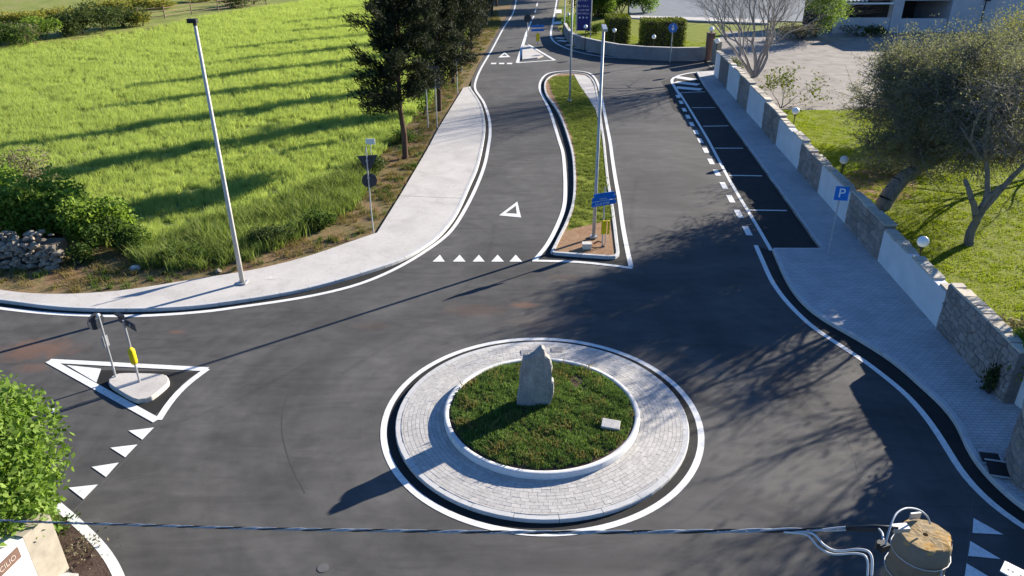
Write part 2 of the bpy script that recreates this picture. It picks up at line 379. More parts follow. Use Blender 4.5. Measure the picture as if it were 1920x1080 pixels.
def ribbon(name, pts, wdt, z, mat, parent=None, closed=False):
    a = offset(pts, wdt / 2, closed); b_ = offset(pts, -wdt / 2, closed); n = len(pts)
    vs = [(x, y, z) for x, y in b_] + [(x, y, z) for x, y in a]
    m = n if closed else n - 1
    return pymesh(name, vs, [(i, (i + 1) % n, n + (i + 1) % n, n + i) for i in range(m)], mat, parent)
def gpath(px, z=0.0, step=0.35, it=2, per=6):
    w_ = [at(x, y, z) for x, y in px]; return smoothpath(resample(catmull(w_, per), step), it=it)
def kerb(parent, pts, side, z0=-0.05, z1=0.13, wdt=0.14, step=1.0, mat="kerb_concrete", closed=False):
    fine = resample(pts, step / 3, closed); n = len(fine)
    if closed: fine = fine + [fine[0]]; n += 1
    inn = offset(fine, side * wdt)
    if closed: inn[0] = inn[-1] = tuple((np.array(inn[0]) + np.array(inn[-1])) / 2)
    cnt = 0
    for i in range(0, n - 1, 3):
        j = min(i + 3, n - 1)
        if j - i < 1: continue
        A = np.array(fine[i:j + 1]); B = np.array(inn[i:j + 1])
        for Q in (A, B):
            t = Q[1] - Q[0]; Q[0] += t / np.linalg.norm(t) * 0.006; t = Q[-1] - Q[-2]; Q[-1] -= t / np.linalg.norm(t) * 0.006
        dz = random.uniform(-.003, .003); m = len(A); c = 0.018
        Ac = A + (B - A) * (c / wdt)
        vs = [(x, y, z0) for x, y in A] + [(x, y, z1 - c + dz) for x, y in A] + [(x, y, z1 + dz) for x, y in Ac] + [(x, y, z1 + dz) for x, y in B] + [(x, y, z0) for x, y in B]
        fs = [(r * m + k, r * m + k + 1, (r + 1) * m + k + 1, (r + 1) * m + k) for r in range(4) for k in range(m - 1)]
        fs += [(0, m, 2 * m, 3 * m, 4 * m), (m - 1, 5 * m - 1, 4 * m - 1, 3 * m - 1, 2 * m - 1)]
        pymesh("kerb_stone", vs, fs, mat, parent); cnt += 1
    return cnt
def text_mesh(name, txt, size, matrix, mat, parent, ext=0.003):
    cu = bpy.data.curves.new(name, 'FONT'); cu.body = txt; cu.size = size; cu.extrude = ext; cu.align_x = 'CENTER'; cu.align_y = 'CENTER'
    to = bpy.data.objects.new(name, cu); dg = bpy.context.evaluated_depsgraph_get()
    C.objects.link(to); bpy.context.view_layer.update(); dg = bpy.context.evaluated_depsgraph_get()
    me = bpy.data.meshes.new_from_object(to.evaluated_get(dg)); bpy.data.objects.remove(to)
    me.transform(matrix); me.name = name; me.materials.clear()
    return link(name, me, mat, parent)

def letter_row(name, n, size, matrix, mat, parent):
    # lettering too far off to read: a row of small separate upright strokes of varying width
    vs = []; fs = []; x = -n * size * .36
    for i in range(n):
        w_ = size * random.uniform(.28, .55); h_ = size * random.uniform(.62, .74)
        for (x0, y0, x1, y1) in random.choice([((0, 0, .3, 1), (.3, .8, 1, 1), (.7, 0, 1, .8)), ((0, 0, .3, 1), (.3, 0, 1, .2)), ((.35, 0, .65, 1),), ((0, 0, .3, 1), (.3, .4, .7, .6), (.7, 0, 1, 1)), ((0, 0, 1, .2), (.35, .2, .65, 1))]):
            k = len(vs); vs += [matrix @ Vector((x + a * w_, (b - .5) * h_, .001)) for a, b in ((x0, y0), (x1, y0), (x1, y1), (x0, y1))]; fs.append((k, k + 1, k + 2, k + 3))
        x += w_ + size * .2
    return pymesh(name, vs, fs, mat, parent)
# ---- leaf cards, blades, instancing
def quads(name, V, mat, parent=None):
    """V: (N,4,3) array -> one mesh"""
    N = len(V); me = bpy.data.meshes.new(name); me.vertices.add(N * 4); me.vertices.foreach_set('co', V.reshape(-1).astype(np.float32))
    me.loops.add(N * 4); me.loops.foreach_set('vertex_index', np.arange(N * 4, dtype=np.int32))
    me.polygons.add(N); me.polygons.foreach_set('loop_start', np.arange(0, N * 4, 4, dtype=np.int32)); me.polygons.foreach_set('loop_total', np.full(N, 4, dtype=np.int32))
    me.update(calc_edges=True); return link(name, me, mat, parent)
def cards(P, size, aspect=0.55, upbias=0.3, long_dir=None):
    N = len(P); nrm = rng.normal(size=(N, 3)); nrm[:, 2] = np.abs(nrm[:, 2]) + upbias; nrm /= np.linalg.norm(nrm, axis=1)[:, None]
    t = rng.normal(size=(N, 3)) if long_dir is None else long_dir + rng.normal(size=(N, 3)) * 0.45
    a = t - nrm * np.sum(t * nrm, axis=1)[:, None]; a /= np.linalg.norm(a, axis=1)[:, None] + 1e-9
    b_ = np.cross(nrm, a); s = (size * rng.uniform(0.6, 1.3, N))[:, None]
    V = np.stack([P - a * s * 0.5, P - b_ * s * aspect * 0.5 + a * s * 0.05, P + a * s * 0.5, P + b_ * s * aspect * 0.5 + a * s * 0.05], axis=1)
    return V
def segs_mesh(name, S, mat, parent=None, sides=5):
    """S: list of (p0,p1,r0,r1)"""
    A = np.array([[*s[0], *s[1], s[2], s[3]] for s in S]); N = len(A); p0 = A[:, :3]; p1 = A[:, 3:6]
    d = p1 - p0; d /= np.linalg.norm(d, axis=1)[:, None] + 1e-9
    ref = np.where(np.abs(d[:, 2:3]) < 0.9, np.array([[0, 0, 1.0]]), np.array([[1.0, 0, 0]]))
    a = np.cross(d, ref); a /= np.linalg.norm(a, axis=1)[:, None]; b_ = np.cross(d, a)
    t = np.linspace(0, 2 * np.pi, sides, endpoint=False); cs = np.cos(t)[None, :, None]; sn = np.sin(t)[None, :, None]
    ring = a[:, None] * cs + b_[:, None] * sn
    V = np.concatenate([p0[:, None] + ring * A[:, 6][:, None, None], p1[:, None] + ring * A[:, 7][:, None, None]], axis=1)
    k = np.arange(sides); F = np.stack([k, (k + 1) % sides, sides + (k + 1) % sides, sides + k], axis=1)
    F = (F[None] + (np.arange(N) * 2 * sides)[:, None, None]).reshape(-1)
    me = bpy.data.meshes.new(name); me.vertices.add(N * 2 * sides); me.vertices.foreach_set('co', V.reshape(-1).astype(np.float32))
    nf = N * sides; me.loops.add(nf * 4); me.loops.foreach_set('vertex_index', F.astype(np.int32))
    me.polygons.add(nf); me.polygons.foreach_set('loop_start', np.arange(0, nf * 4, 4, dtype=np.int32)); me.polygons.foreach_set('loop_total', np.full(nf, 4, dtype=np.int32))
    me.update(calc_edges=True); me.polygons.foreach_set('use_smooth', [True] * nf); return link(name, me, mat, parent)

def clump_mesh(name, n, h, wdt, spread, lean, mat, segs=2):
    vs = []; fs = []
    for i in range(n):
        a = random.uniform(0, 6.283); r = spread * math.sqrt(random.random()); bx, by = r * math.cos(a), r * math.sin(a)
        th = random.uniform(0, 6.283); hh = h * random.uniform(0.55, 1.15); ln = lean * random.uniform(0.2, 1.2) * hh; dx, dy = math.cos(th), math.sin(th)
        px, py = -dy, dx; k = len(vs)
        for s in range(segs + 1):
            t = s / segs; ww = wdt * (1 - t * 0.75) / 2 * (1 if s < segs else 0.3); o = ln * t * t; z = hh * t * (1 - 0.15 * t * lean)
            vs += [(bx + dx * o - px * ww, by + dy * o - py * ww, z), (bx + dx * o + px * ww, by + dy * o + py * ww, z)]
        for s in range(segs): fs.append((k + 2 * s, k + 2 * s + 1, k + 2 * s + 3, k + 2 * s + 2))
    me = bpy.data.meshes.new(name); me.from_pydata(vs, [], fs); me.update(); me.materials.append(MT[mat]); return me
def scatter(name, P, scl, clump, parent=None):
    """P (N,3). points instanced with a clump of blades through geometry nodes."""
    me = bpy.data.meshes.new(name); N = len(P); me.vertices.add(N); me.vertices.foreach_set('co', P.reshape(-1).astype(np.float32))
    a = me.attributes.new('scl', 'FLOAT', 'POINT'); a.data.foreach_set('value', scl.astype(np.float32))
    a = me.attributes.new('rot', 'FLOAT_VECTOR', 'POINT'); rt = np.stack([rng.normal(0, .08, N), rng.normal(0, .08, N), rng.uniform(0, 6.283, N)], 1)
    a.data.foreach_set('vector', rt.reshape(-1).astype(np.float32)); me.update()
    o = bpy.data.objects.new(name, me); C.objects.link(o)
    if parent is not None: o.parent = parent
    src = bpy.data.objects.new(name + '_tuft', clump)
    g = bpy.data.node_groups.new(name, 'GeometryNodeTree')
    g.interface.new_socket('Geometry', in_out='INPUT', socket_type='NodeSocketGeometry'); g.interface.new_socket('Geometry', in_out='OUTPUT', socket_type='NodeSocketGeometry')
    gi = g.nodes.new('NodeGroupInput'); go = g.nodes.new('NodeGroupOutput'); ip = g.nodes.new('GeometryNodeInstanceOnPoints'); oi = g.nodes.new('GeometryNodeObjectInfo')
    oi.inputs['Object'].default_value = src; oi.inputs['As Instance'].default_value = True
    s1 = g.nodes.new('GeometryNodeInputNamedAttribute'); s1.data_type = 'FLOAT'; s1.inputs[0].default_value = 'scl'
    s2 = g.nodes.new('GeometryNodeInputNamedAttribute'); s2.data_type = 'FLOAT_VECTOR'; s2.inputs[0].default_value = 'rot'
    m2p = g.nodes.new('GeometryNodeMeshToPoints')
    g.links.new(gi.outputs[0], m2p.inputs[0]); g.links.new(m2p.outputs[0], ip.inputs['Points']); g.links.new(oi.outputs['Geometry'], ip.inputs['Instance'])
    def out(nd): return [s for s in nd.outputs if s.enabled and s.name == 'Attribute'][0]
    g.links.new(out(s2), ip.inputs['Rotation']); g.links.new(out(s1), ip.inputs['Scale']); g.links.new(ip.outputs[0], go.inputs[0])
    md = o.modifiers.new('scatter', 'NODES'); md.node_group = g
    return stuff(o)
def inside(P, poly):
    x, y = P[:, 0], P[:, 1]; c = np.zeros(len(P), bool); n = len(poly)
    for i in range(n):
        x1, y1 = poly[i]; x2, y2 = poly[(i + 1) % n]
        if y1 == y2: continue
        m = ((y1 > y) != (y2 > y)) & (x < (x2 - x1) * (y - y1) / (y2 - y1) + x1); c ^= m
    return c
def sample_poly(poly, dens):
    A = np.array(poly); lo, hi = A.min(0), A.max(0); n = int((hi[0] - lo[0]) * (hi[1] - lo[1]) * dens)
    P = rng.uniform(lo, hi, (n, 2)); return P[inside(P, poly)]
def vnoise(P, s, seed=0):
    q = P * s; return (np.sin(q[:, 0] * 1.7 + seed + 1.3 * np.sin(q[:, 1] * 1.1 + seed)) + np.sin(q[:, 1] * 2.3 + 1.7 * np.sin(q[:, 0] * 0.9 + seed * 2)) + np.sin((q[:, 0] + q[:, 1]) * 3.1 + seed)) / 3

# ------------------------------------------------------------------ ground and road
struct(sheet("ground", [(-1500, -1500), (1500, -1500), (1500, 1500), (-1500, 1500)], -0.08, "country_ground"))

LK = [(-520, 470), (-260, 530), (-100, 552), (0, 562), (83, 573), (150, 578), (222, 579), (290, 578), (361, 574), (440, 564), (509, 553), (579, 539), (662, 516), (740, 491), (773, 476), (800, 459), (826, 439), (857, 399), (882, 345), (898, 306), (909, 252), (909, 223), (901, 193), (882, 164)]
left_kerb = gpath(LK, 0.13)
wallx = lambda y: 13.06 + 0.076 * (y - 16.35)
RL_line = [(970, -12), (963, 22), (944, 53), (922, 94), (902, 128), (892, 152), (891, 167), (899, 180), (908, 194), (917, 222), (919, 250), (915, 279), (909, 308), (896, 344), (873, 391), (843, 436), (801, 469), (746, 502), (690, 527), (634, 544), (551, 561), (440, 577), (389, 584), (278, 592), (178, 592), (83, 587), (0, 578), (-120, 562), (-300, 525), (-520, 480)]
wallB_px = [(1057, 64), (1066, 80), (1080, 90), (1116, 99), (1158, 108), (1200, 112), (1238, 114), (1283, 115), (1322, 114)]
wallB = gpath(wallB_px, 0, 1.0)
road_poly = left_kerb + [at(884, 150), at(896, 124), at(916, 90), at(937, 53), at(956, 22), at(964, -12), (-2.5, 190), (-6, 330), (4, 330), (8.5, 190), at(1051, -12), at(1045, 24), at(1043, 45), at(1050, 60)] + wallB + [at(1342, 125), (wallx(60) + .2, 60), (wallx(12) + .2, 12), (13.4, -25), (-70, -25), (-70, 14)]
road = struct(sheet("road", road_poly, 0.0, "asphalt"))
def rp(name, o): return o
# white lines
PZ = 0.008
ZK = [0]
def nz_(base):
    ZK[0] += 1; return base + ZK[0] * 0.00012
lane = lambda pts, wd, nm="lane_line": ribbon(nm, pts, wd, nz_(PZ), "road_paint", road)
lane(gpath(RL_line, 0, 0.3), 0.17)
sheetp = lambda px, nm, mat="road_paint", z=PZ: sheet(nm, [at(x, y) for x, y in px], nz_(z) if z == PZ else z, mat, road)
# fresh strip between kerb and line on the left
in_line = gpath([p for p in RL_line[5:]], 0, 0.3)
a_ = resample(left_kerb, 0.4); b_ = resample(in_line[::-1], 0.4); n = min(len(a_), len(b_))
a_ = resample(a_, (len(a_) - 1) * 0.4 / 150)[:150]; b_ = resample(b_, (len(b_) - 1) * 0.4 / 150)[:150]; m = min(len(a_), len(b_))
pymesh("gutter_strip", [(x, y, 0.004) for x, y in a_[:m]] + [(x, y, 0.004) for x, y in b_[:m]], [(i, m + i, m + i + 1, i + 1) for i in range(m - 1)], "fresh_asphalt", road)
# right edge line and its fresh strip
RR = [(1417, 460), (1430, 490), (1447, 527), (1470, 560), (1494, 586), (1526, 615), (1574, 647), (1623, 679), (1662, 709), (1697, 738), (1729, 773), (1752, 804), (1775, 840), (1798, 878), (1827, 914), (1863, 948), (1902, 977), (1920, 989), (1990, 1030)]
right_line = gpath(RR, 0, 0.3); lane(right_line, 0.17)
RK = [(1448, 472), (1463, 508), (1480, 541), (1507, 575), (1545, 604), (1591, 630), (1649, 665), (1686, 692), (1729, 731), (1768, 767), (1797, 808), (1806, 835), (1837, 884), (1876, 923), (1915, 957), (1990, 1002)]
right_kerb = gpath(RK, 0.0, 0.3)
pymesh("gutter_strip", [(x, y, 0.004) for x, y in right_line] + [(x, y, 0.004) for x, y in resample(right_kerb, sum(1 for _ in [0]) * 1.0)[:1] * 0] + [(x, y, 0.004) for x, y in [right_kerb[int(i * (len(right_kerb) - 1) / (len(right_line) - 1))] for i in range(len(right_line))]],
       [(i, i + 1, len(right_line) + i + 1, len(right_line) + i) for i in range(len(right_line) - 1)], "fresh_asphalt", road)
# parking bays
park_in = [(1305, 137), (1320, 163), (1367, 230), (1446, 340), (1538, 470)]
park_l = [(1262, 146), (1268, 165), (1274, 174), (1297, 211), (1324, 256), (1337, 280), (1373, 347), (1413, 413), (1446, 470)]
sheet("parking_surface", [at(*p) for p in [(1262, 145), (1240, 152), (1262, 205), (1291, 222), (1324, 256), (1337, 280), (1373, 347), (1413, 413), (1446, 470), (1538, 470), (1446, 340), (1367, 230), (1320, 163), (1305, 137)]], 0.004, "fresh_asphalt", road)
lane(gpath(park_l[2:], 0, 0.4), 0.15)
lane(gpath([(1277, 182), (1266, 165), (1260, 154), (1262, 147), (1275, 141), (1300, 136), (1340, 133)], 0, 0.3), 0.22)
for a, b_ in [((1297, 202), (1341, 202)), ((1318, 237), (1366, 236)), ((1340, 278), (1393, 278)), ((1367, 329), (1429, 330)), ((1403, 394), (1475, 395)), ((1277, 174), (1322, 172))]:
    lane(resample([at(*a), at(*b_)], 1), 0.12, "bay_line")
for a, b_ in [((1266, 144), (1304, 150)), ((1266, 154), (1310, 159)), ((1268, 164), (1315, 168))]:
    lane(resample([at(*a), at(*b_)], 1), 0.85, "hatch_stripe")
dash = [(1271, 181), (1277, 192), (1283, 206), (1290, 219), (1297, 233), (1305, 248), (1313, 264), (1323, 282), (1333, 303), (1344, 324), (1357, 348), (1370, 373), (1385, 401), (1401, 433)]
dw = [np.array(at(*p)) for p in dash]
for i, p in enumerate(dw):
    t = (dw[min(i + 1, len(dw) - 1)] - dw[max(i - 1, 0)]); t /= np.linalg.norm(t); t = -t if t[1] > 0 else t
    lane([tuple(p - t * .5), tuple(p + t * .5)], 0.26, "dash_mark")
# yield triangles north of the ring, left arm and right arm
for ax, bx0, bx1 in [(825, 811, 834), (862, 849, 873), (898, 886, 909), (933, 921, 945), (967, 955, 979)]:
    sheetp([(ax, 478), (bx1, 491), (bx0, 491)], "yield_triangle")
for t in [[(241, 808), (289, 802), (267, 825)], [(207, 840), (258, 834), (235, 858)], [(172, 876), (223, 868), (199, 895)], [(129, 915), (184, 909), (157, 937)], [(62, 761), (112, 768), (96, 776)],
          [(1825, 972), (1881, 1003), (1823, 1000)], [(1819, 1015), (1876, 1049), (1815, 1043)], [(1812, 1057), (1866, 1089), (1808, 1085)]]:
    sheetp(t, "yield_triangle")
for x in (926, 941, 956): sheetp([(x - 5, 118), (x + 5, 118), (x + 4, 120.5), (x - 6, 120.5)], "yield_triangle")
# painted triangle outlines
def ring_poly(name, outer, inner):
    o = [at(*p) for p in outer]; i_ = [at(*p) for p in inner]; n = len(o)
    pymesh(name, [(x, y, PZ) for x, y in o + i_], [(k, (k + 1) % n, n + (k + 1) % n, n + k) for k in range(n)], "road_paint", road)
ring_poly("triangle_symbol", [(936, 404), (970, 378), (977, 408)], [(948, 400), (967, 386), (969, 401)])
ring_poly("triangle_symbol", [(934, 108), (946, 98), (957, 107)], [(941, 105), (946, 101), (951, 105)])
# left splitter outline
A_, B_, C_ = (84, 673), (395, 690), (296, 794)
lane(resample([at(92, 677), at(389, 693)], 0.5), 0.21)
lane(gpath([(389, 692), (365, 709), (338, 732), (314, 761), (297, 788)], 0, .3), 0.19)
lane(resample([at(294, 789), at(92, 677)], 0.5), 0.21)
sheetp([(125, 685), (190, 692), (181, 718)], "painted_wedge")
sheetp([(190, 694), (372, 698), (350, 713), (325, 738), (303, 768), (290, 778), (181, 719)], "fresh_patch", "fresh_asphalt", 0.004)
# median outline
ML = [(1003, 488), (1027, 458), (1047, 419), (1058, 386), (1060, 349), (1058, 308), (1055, 284), (1049, 265), (1041, 239), (1031, 208), (1019, 183), (1012, 167), (1014, 152), (1024, 140), (1040, 135), (1074, 133), (1102, 136), (1116, 147), (1124, 167), (1130, 194), (1138, 236), (1144, 267), (1148, 297), (1154, 336), (1161, 374), (1167, 419), (1174, 458), (1183, 500)]
ml = gpath(ML, 0, .3); lane(ml, 0.18)
lane(gpath([(998, 489), (1074, 491), (1130, 496), (1186, 503)], 0, .3), 0.17)
fp = gpath(ML, 0, .3); sheet("fresh_patch", fp, 0.0046, "fresh_asphalt", road)
# far splitter and far lines
lane(resample([at(970, 118), at(988, 60)], 2), 0.3); lane(resample([at(969, 118), at(1040, 113)], 2), 0.28); lane(resample([at(991, 84), at(1040, 113)], 2), 0.28)
lane(resample([at(988, 60), at(996, 40)], 3), 0.22)
for a, b_ in [((998, 37), (1001, 30)), ((1003, 24), (1005, 17)), ((1006, 12), (1008, 5))]: lane(resample([at(*a), at(*b_)], 2), 0.2, "centre_dash")
lane(gpath([(1046, -10), (1040, 24), (1036, 45), (1033, 60), (1034, 72), (1042, 81), (1060, 90), (1074, 95), (1124, 106), (1186, 110), (1227, 112.5), (1308, 114.5)], 0, 1), 0.22)
for a, b_ in [((1042, 71), (1060, 72)), ((1047, 76), (1064, 78)), ((1062, 84), (1080, 86)), ((1078, 89), (1104, 92)), ((1102, 96), (1122, 98)), ((1138, 102), (1158, 104)), ((1170, 106), (1192, 107))]:
    lane(resample([at(*a), at(*b_)], 1), 0.85, "hatch_stripe")
sheetp([(1042, 18), (1053, 18), (1053, 25), (1041, 25)], "painted_patch"); sheetp([(1038, 41), (1054, 40), (1054, 45), (1037, 46)], "painted_patch")
# bottom left curved edge line
lane(gpath([(40, 912), (66, 921), (96, 939), (145, 981), (181, 1016), (205, 1046), (222, 1078), (236, 1120), (244, 1180)], 0, .25), 0.2)
for pth, wd in [([(540, 740), (529, 775), (530, 820), (545, 870), (572, 925)], .035), ([(300, 800), (420, 760), (560, 690), (690, 620)], .16), ([(1585, 815), (1600, 850), (1607, 885)], .03), ([(930, 420), (905, 500), (800, 600), (640, 700)], .14), ([(1195, 330), (1185, 420), (1215, 520)], .16)]:
    ribbon("tyre_mark", gpath(pth, 0, .3), wd, 0.0022 + wd * .002, "skid" if wd < .1 else "asphalt_worn", road)
# faint seams
for a, b_ in [((300, 800), (136, 960)), ((1826, 925), (1808, 1100)), ((930, 640), (560, 700))][:2]:
    ribbon("asphalt_seam", resample([at(*a), at(*b_)], 1), 0.02, 0.005, "joint_dark", road)
# painted ring
CX, CY = 0.75, 16.0
circ = lambda r, n=128: [(CX + r * math.cos(2 * math.pi * k / n), CY + r * math.sin(2 * math.pi * k / n)) for k in range(n)]
ribbon("ring_line", circ(4.09), 0.16, PZ, "road_paint", road, closed=True)
ribbon("fresh_patch", circ(3.88), 0.26, 0.004, "fresh_asphalt", road, closed=True)
mh = MB(); mh.v = []; mx, my = at(606, 1065)
mh.add([(mx + .12 * math.cos(k * .5236), my + .12 * math.sin(k * .5236), 0.009) for k in range(12)], [range(12)]); mh.build("valve_cover", "joint_dark", road)

# ------------------------------------------------------------------ left sidewalk, verge
back_px = [(-520, 440), (-260, 500), (-100, 528), (0, 543), (42, 549), (133, 551), (242, 543), (333, 528), (444, 511), (480, 505), (579, 480), (662, 451), (707, 436)]
back = gpath(back_px, 0.12, .5) + [at(*p, 0.12) for p in [(754, 360), (801, 280), (823, 239), (869, 164), (882, 162)]]
sw = struct(prism("sidewalk", offset(left_kerb, 0.0)[:-1] and (offset(left_kerb, 0.135) + back[::-1]), -0.05, 0.12, "pale_concrete"))
kerb(sw, left_kerb, 1)
for px, py in [(508, 521)]:
    X, Y = at(px, py, .125); sheet("inspection_plate", [(X - .2, Y - .15), (X + .2, Y - .1), (X + .18, Y + .15), (X - .22, Y + .1)], 0.125, "rock_white", sw)
jx = [((750, 367), (868, 372))]
for a, b_ in jx: ribbon("sidewalk_joint", resample([at(*a, .12), at(*b_, .12)], .5), 0.018, 0.124, "joint_dark", sw)
vroad = [at(884, 150), at(896, 124), at(916, 90), at(937, 53), at(956, 22), at(964, -12), (-2.5, 190), (-6, 330)]
verge_poly = gpath(back_px, .1, .5) + [at(*p, .1) for p in [(754, 360), (801, 280), (823, 239), (869, 164), (878, 160)]] + vroad + [(-220, 330), (-220, 30)]
struct(sheet("verge", verge_poly, 0.05, "verge_earth"))
FP = [(-700, 220), (-100, 112), (0, 92), (150, 76), (275, 58), (350, 40), (420, 26), (500, 14), (560, 6), (640, -12), (800, -24), (905, -18), (895, 20), (875, 70), (845, 130), (800, 190), (755, 245), (700, 300), (665, 360), (640, 400), (560, 440), (470, 480), (330, 500), (250, 470), (120, 440), (0, 420), (-300, 420), (-900, 430)]
field_poly = [at(*p, .1) for p in FP]
struct(sheet("meadow", [at(-500, 170), at(-100, 108), at(0, 88), at(150, 72), at(275, 55), at(420, 24), at(560, 4), at(760, -20), at(905, -20), (-14, 330), (-220, 330), (-220, 60)], 0.075, "meadow_ground"))
struct(sheet("field", field_poly, 0.10, "field_soil"))

# ------------------------------------------------------------------ medians and islands
MK = [(1031, 473), (1047, 441), (1061, 413), (1072, 380), (1075, 347), (1074, 308), (1071, 284), (1065, 261), (1058, 239), (1048, 214), (1036, 194), (1024, 178), (1020, 164), (1022, 151), (1032, 142), (1050, 137), (1074, 136), (1097, 138), (1109, 145), (1117, 158), (1121, 178), (1125, 200), (1130, 236), (1134, 262), (1137, 291), (1142, 336), (1149, 377), (1155, 419), (1159, 452), (1162, 474)]
mk = gpath(MK, .13, .25)
bot = gpath([(1162, 474), (1161, 479), (1155, 482), (1130, 480), (1100, 478), (1048, 474), (1036, 473), (1031, 473)], .13, .2)
mk_closed = mk + bot[1:-1]
if area2(mk_closed) < 0: mk_closed = mk_closed[::-1]
median = struct(prism("median_island", offset(mk_closed, 0.10, True), -0.05, 0.09, "island_earth"))
kerb(median, mk_closed, 1, wdt=0.13, closed=True)
wedge = [at(*p, .12) for p in [(1076, 139), (1097, 141), (1107, 148), (1113, 160), (1118, 180), (1122, 203), (1126, 236), (1128, 250), (1117, 206), (1104, 184), (1089, 163)]]
prism("concrete_strip", wedge, 0.02, 0.118, "pale_concrete", median)
isl = [at(*p, .15) for p in [(204, 711), (212, 704), (231, 699), (303, 701), (313, 706), (317, 712), (311, 721), (285, 742), (270, 747), (250, 747), (207, 721)]]
li = struct(bevelled(prism("splitter_island", resample(catmull(isl, 3, True), .18, True), -0.02, 0.15, "pale_concrete"), .02))
fi = struct(bevelled(prism("splitter_island", [at(*p, .12) for p in [(979, 88), (984, 84), (990, 85), (1019, 104), (1008, 107.5), (979, 111)]], -0.02, 0.12, "pale_concrete"), .02))

# ------------------------------------------------------------------ roundabout
apron = struct(pymesh("roundabout_apron", *(lambda A, B: ([(x, y, .085) for x, y in A] + [(x, y, .115) for x, y in B], [(i, (i + 1) % 128, 128 + (i + 1) % 128, 128 + i) for i in range(128)]))(circ(3.66), circ(2.45)), "joint_sand"))
kerb(apron, circ(3.79, 144), 1, z1=0.10, wdt=0.15, closed=True)
zt = lambda r: 0.105 + (3.64 - r) * 0.026
pavers = []
rows = np.arange(2.555, 3.60, 0.1025)
for ri, r0 in enumerate(rows):
    r1 = min(r0 + 0.0965, 3.632); nn = int(2 * math.pi * (r0 + .05) / 0.205); off = random.random()
    for k in range(nn):
        a0 = (k + off) / nn * 2 * math.pi; a1 = a0 + 2 * math.pi / nn - 0.006 / r0; dz = random.uniform(-.002, .003)
        vs = []
        for zz, ins in ((-0.03, 0), (dz, 0.0)):
            for rr, aa in ((r0, a0), (r1, a0), (r1, a1), (r0, a1)): vs.append((CX + rr * math.cos(aa), CY + rr * math.sin(aa), zt(rr) + zz))
        mid = np.mean(vs, axis=0)
        pavers.append((np.linalg.norm(mid - CAM), vs))
pavers.sort(key=lambda t: t[0])
PF = [(4, 5, 6, 7), (0, 4, 7, 3), (1, 2, 6, 5), (0, 1, 5, 4), (3, 7, 6, 2)]
PF = [tuple(reversed(f)) for f in PF]
for d, vs in pavers[:300]: pymesh("paver", vs, PF, "apron_paver", apron)
mb = MB()
for d, vs in pavers[300:]: mb.add(vs, PF)
stuff(mb.build("paver_field", "apron_paver", apron))
for (x0, y0, x1, y1) in [(977, 656, 1005, 667), (1034, 652, 1055, 660)]:
    pts = [at(x0, y0, .125), at(x1, y0, .125), at(x1, y1, .125), at(x0, y1, .125)]
    prism("drain_plate", pts, 0.10, 0.134, "grey_wall_concrete", apron)
NR = 128; PH = 0.30
def ring_wall(r0, r1, z0, z1):
    prof = [(r1, z0), (r1, z1 - .02), (r1 - .02, z1), (r0 + .02, z1), (r0, z1 - .02), (r0, z0)]
    vs = [(CX + r * math.cos(2 * math.pi * k / NR), CY + r * math.sin(2 * math.pi * k / NR), z) for r, z in prof for k in range(NR)]
    return vs, [(j * NR + k, j * NR + (k + 1) % NR, (j + 1) * NR + (k + 1) % NR, (j + 1) * NR + k) for j in range(5) for k in range(NR)]
pl = thing("roundabout_planter", "round raised planter with a low white rim in the middle of the roundabout", "planter", (CX, CY, 0))
vs, fs = ring_wall(2.40, 2.54, 0.0, PH); pymesh("rim", vs, fs, "planter_plaster", pl, True)
vs = [(CX, CY, PH + .05)]; fs = []
for j, (r, z) in enumerate([(1.2, PH + .02), (2.0, PH + .0), (2.41, PH - .04)]):
    vs += [(CX + r * math.cos(2 * math.pi * k / 48), CY + r * math.sin(2 * math.pi * k / 48), z) for k in range(48)]
fs = [(0, 1 + k, 1 + (k + 1) % 48) for k in range(48)] + [(1 + j * 48 + k, 1 + (j + 1) * 48 + k, 1 + (j + 1) * 48 + (k + 1) % 48, 1 + j * 48 + (k + 1) % 48) for j in range(2) for k in range(48)]
pymesh("soil", vs, fs, "brown_soil", pl, True)

# standing stone
def monolith():
    out = [(185, 200), (240, 180), (300, 170), (345, 128), (375, 110), (405, 130), (410, 180), (460, 215), (478, 260), (490, 320), (470, 380), (480, 420), (505, 440), (512, 490), (500, 560), (470, 640), (440, 690), (415, 715), (250, 700), (120, 660), (128, 550), (150, 450), (152, 370), (165, 300)]
    q = [((x - 300) / 5.684 / 70, (705 - y) / 5.684 / 70 / 0.80) for x, y in out]
    X, Y = at(1001, 762, PH); n = len(q); bm = bmesh.new(); layers = []
    for dep, s, dzz in [(-.14, .94, 0), (-.11, .99, 0), (.0, 1.0, 0), (.11, .97, 0), (.15, .90, 0)]:
        cx = sum(a for a, b in q) / n
        layers.append([bm.verts.new((X + cx + (a - cx) * s, Y + dep + .1, PH - .08 + (b * (1 - (1 - s) * .6)))) for a, b in q])
    for A, B in zip(layers, layers[1:]):
        for i in range(n): bm.faces.new((A[i], A[(i + 1) % n], B[(i + 1) % n], B[i]))
    f1 = bm.faces.new(layers[0][::-1]); f2 = bm.faces.new(layers[-1])
    bmesh.ops.triangulate(bm, faces=[f1, f2])
    bmesh.ops.subdivide_edges(bm, edges=bm.edges[:], cuts=1, use_grid_fill=True)
    bmesh.ops.subdivide_edges(bm, edges=bm.edges[:], cuts=1, use_grid_fill=True)
    from mathutils import noise as mn
    for v in bm.verts:
        p = v.co * 4; d = mn.noise_vector(p) * .025 + mn.noise_vector(v.co * 13) * .012; v.co += d
    bmesh.ops.recalc_face_normals(bm, faces=bm.faces[:])
    me = bpy.data.meshes.new("standing_stone"); bm.to_mesh(me); bm.free()
    o = link("standing_stone", me, "monolith_stone"); return tag(o, "tall rough grey stone slab standing upright in the middle of the planted roundabout", "stone")
monolith()
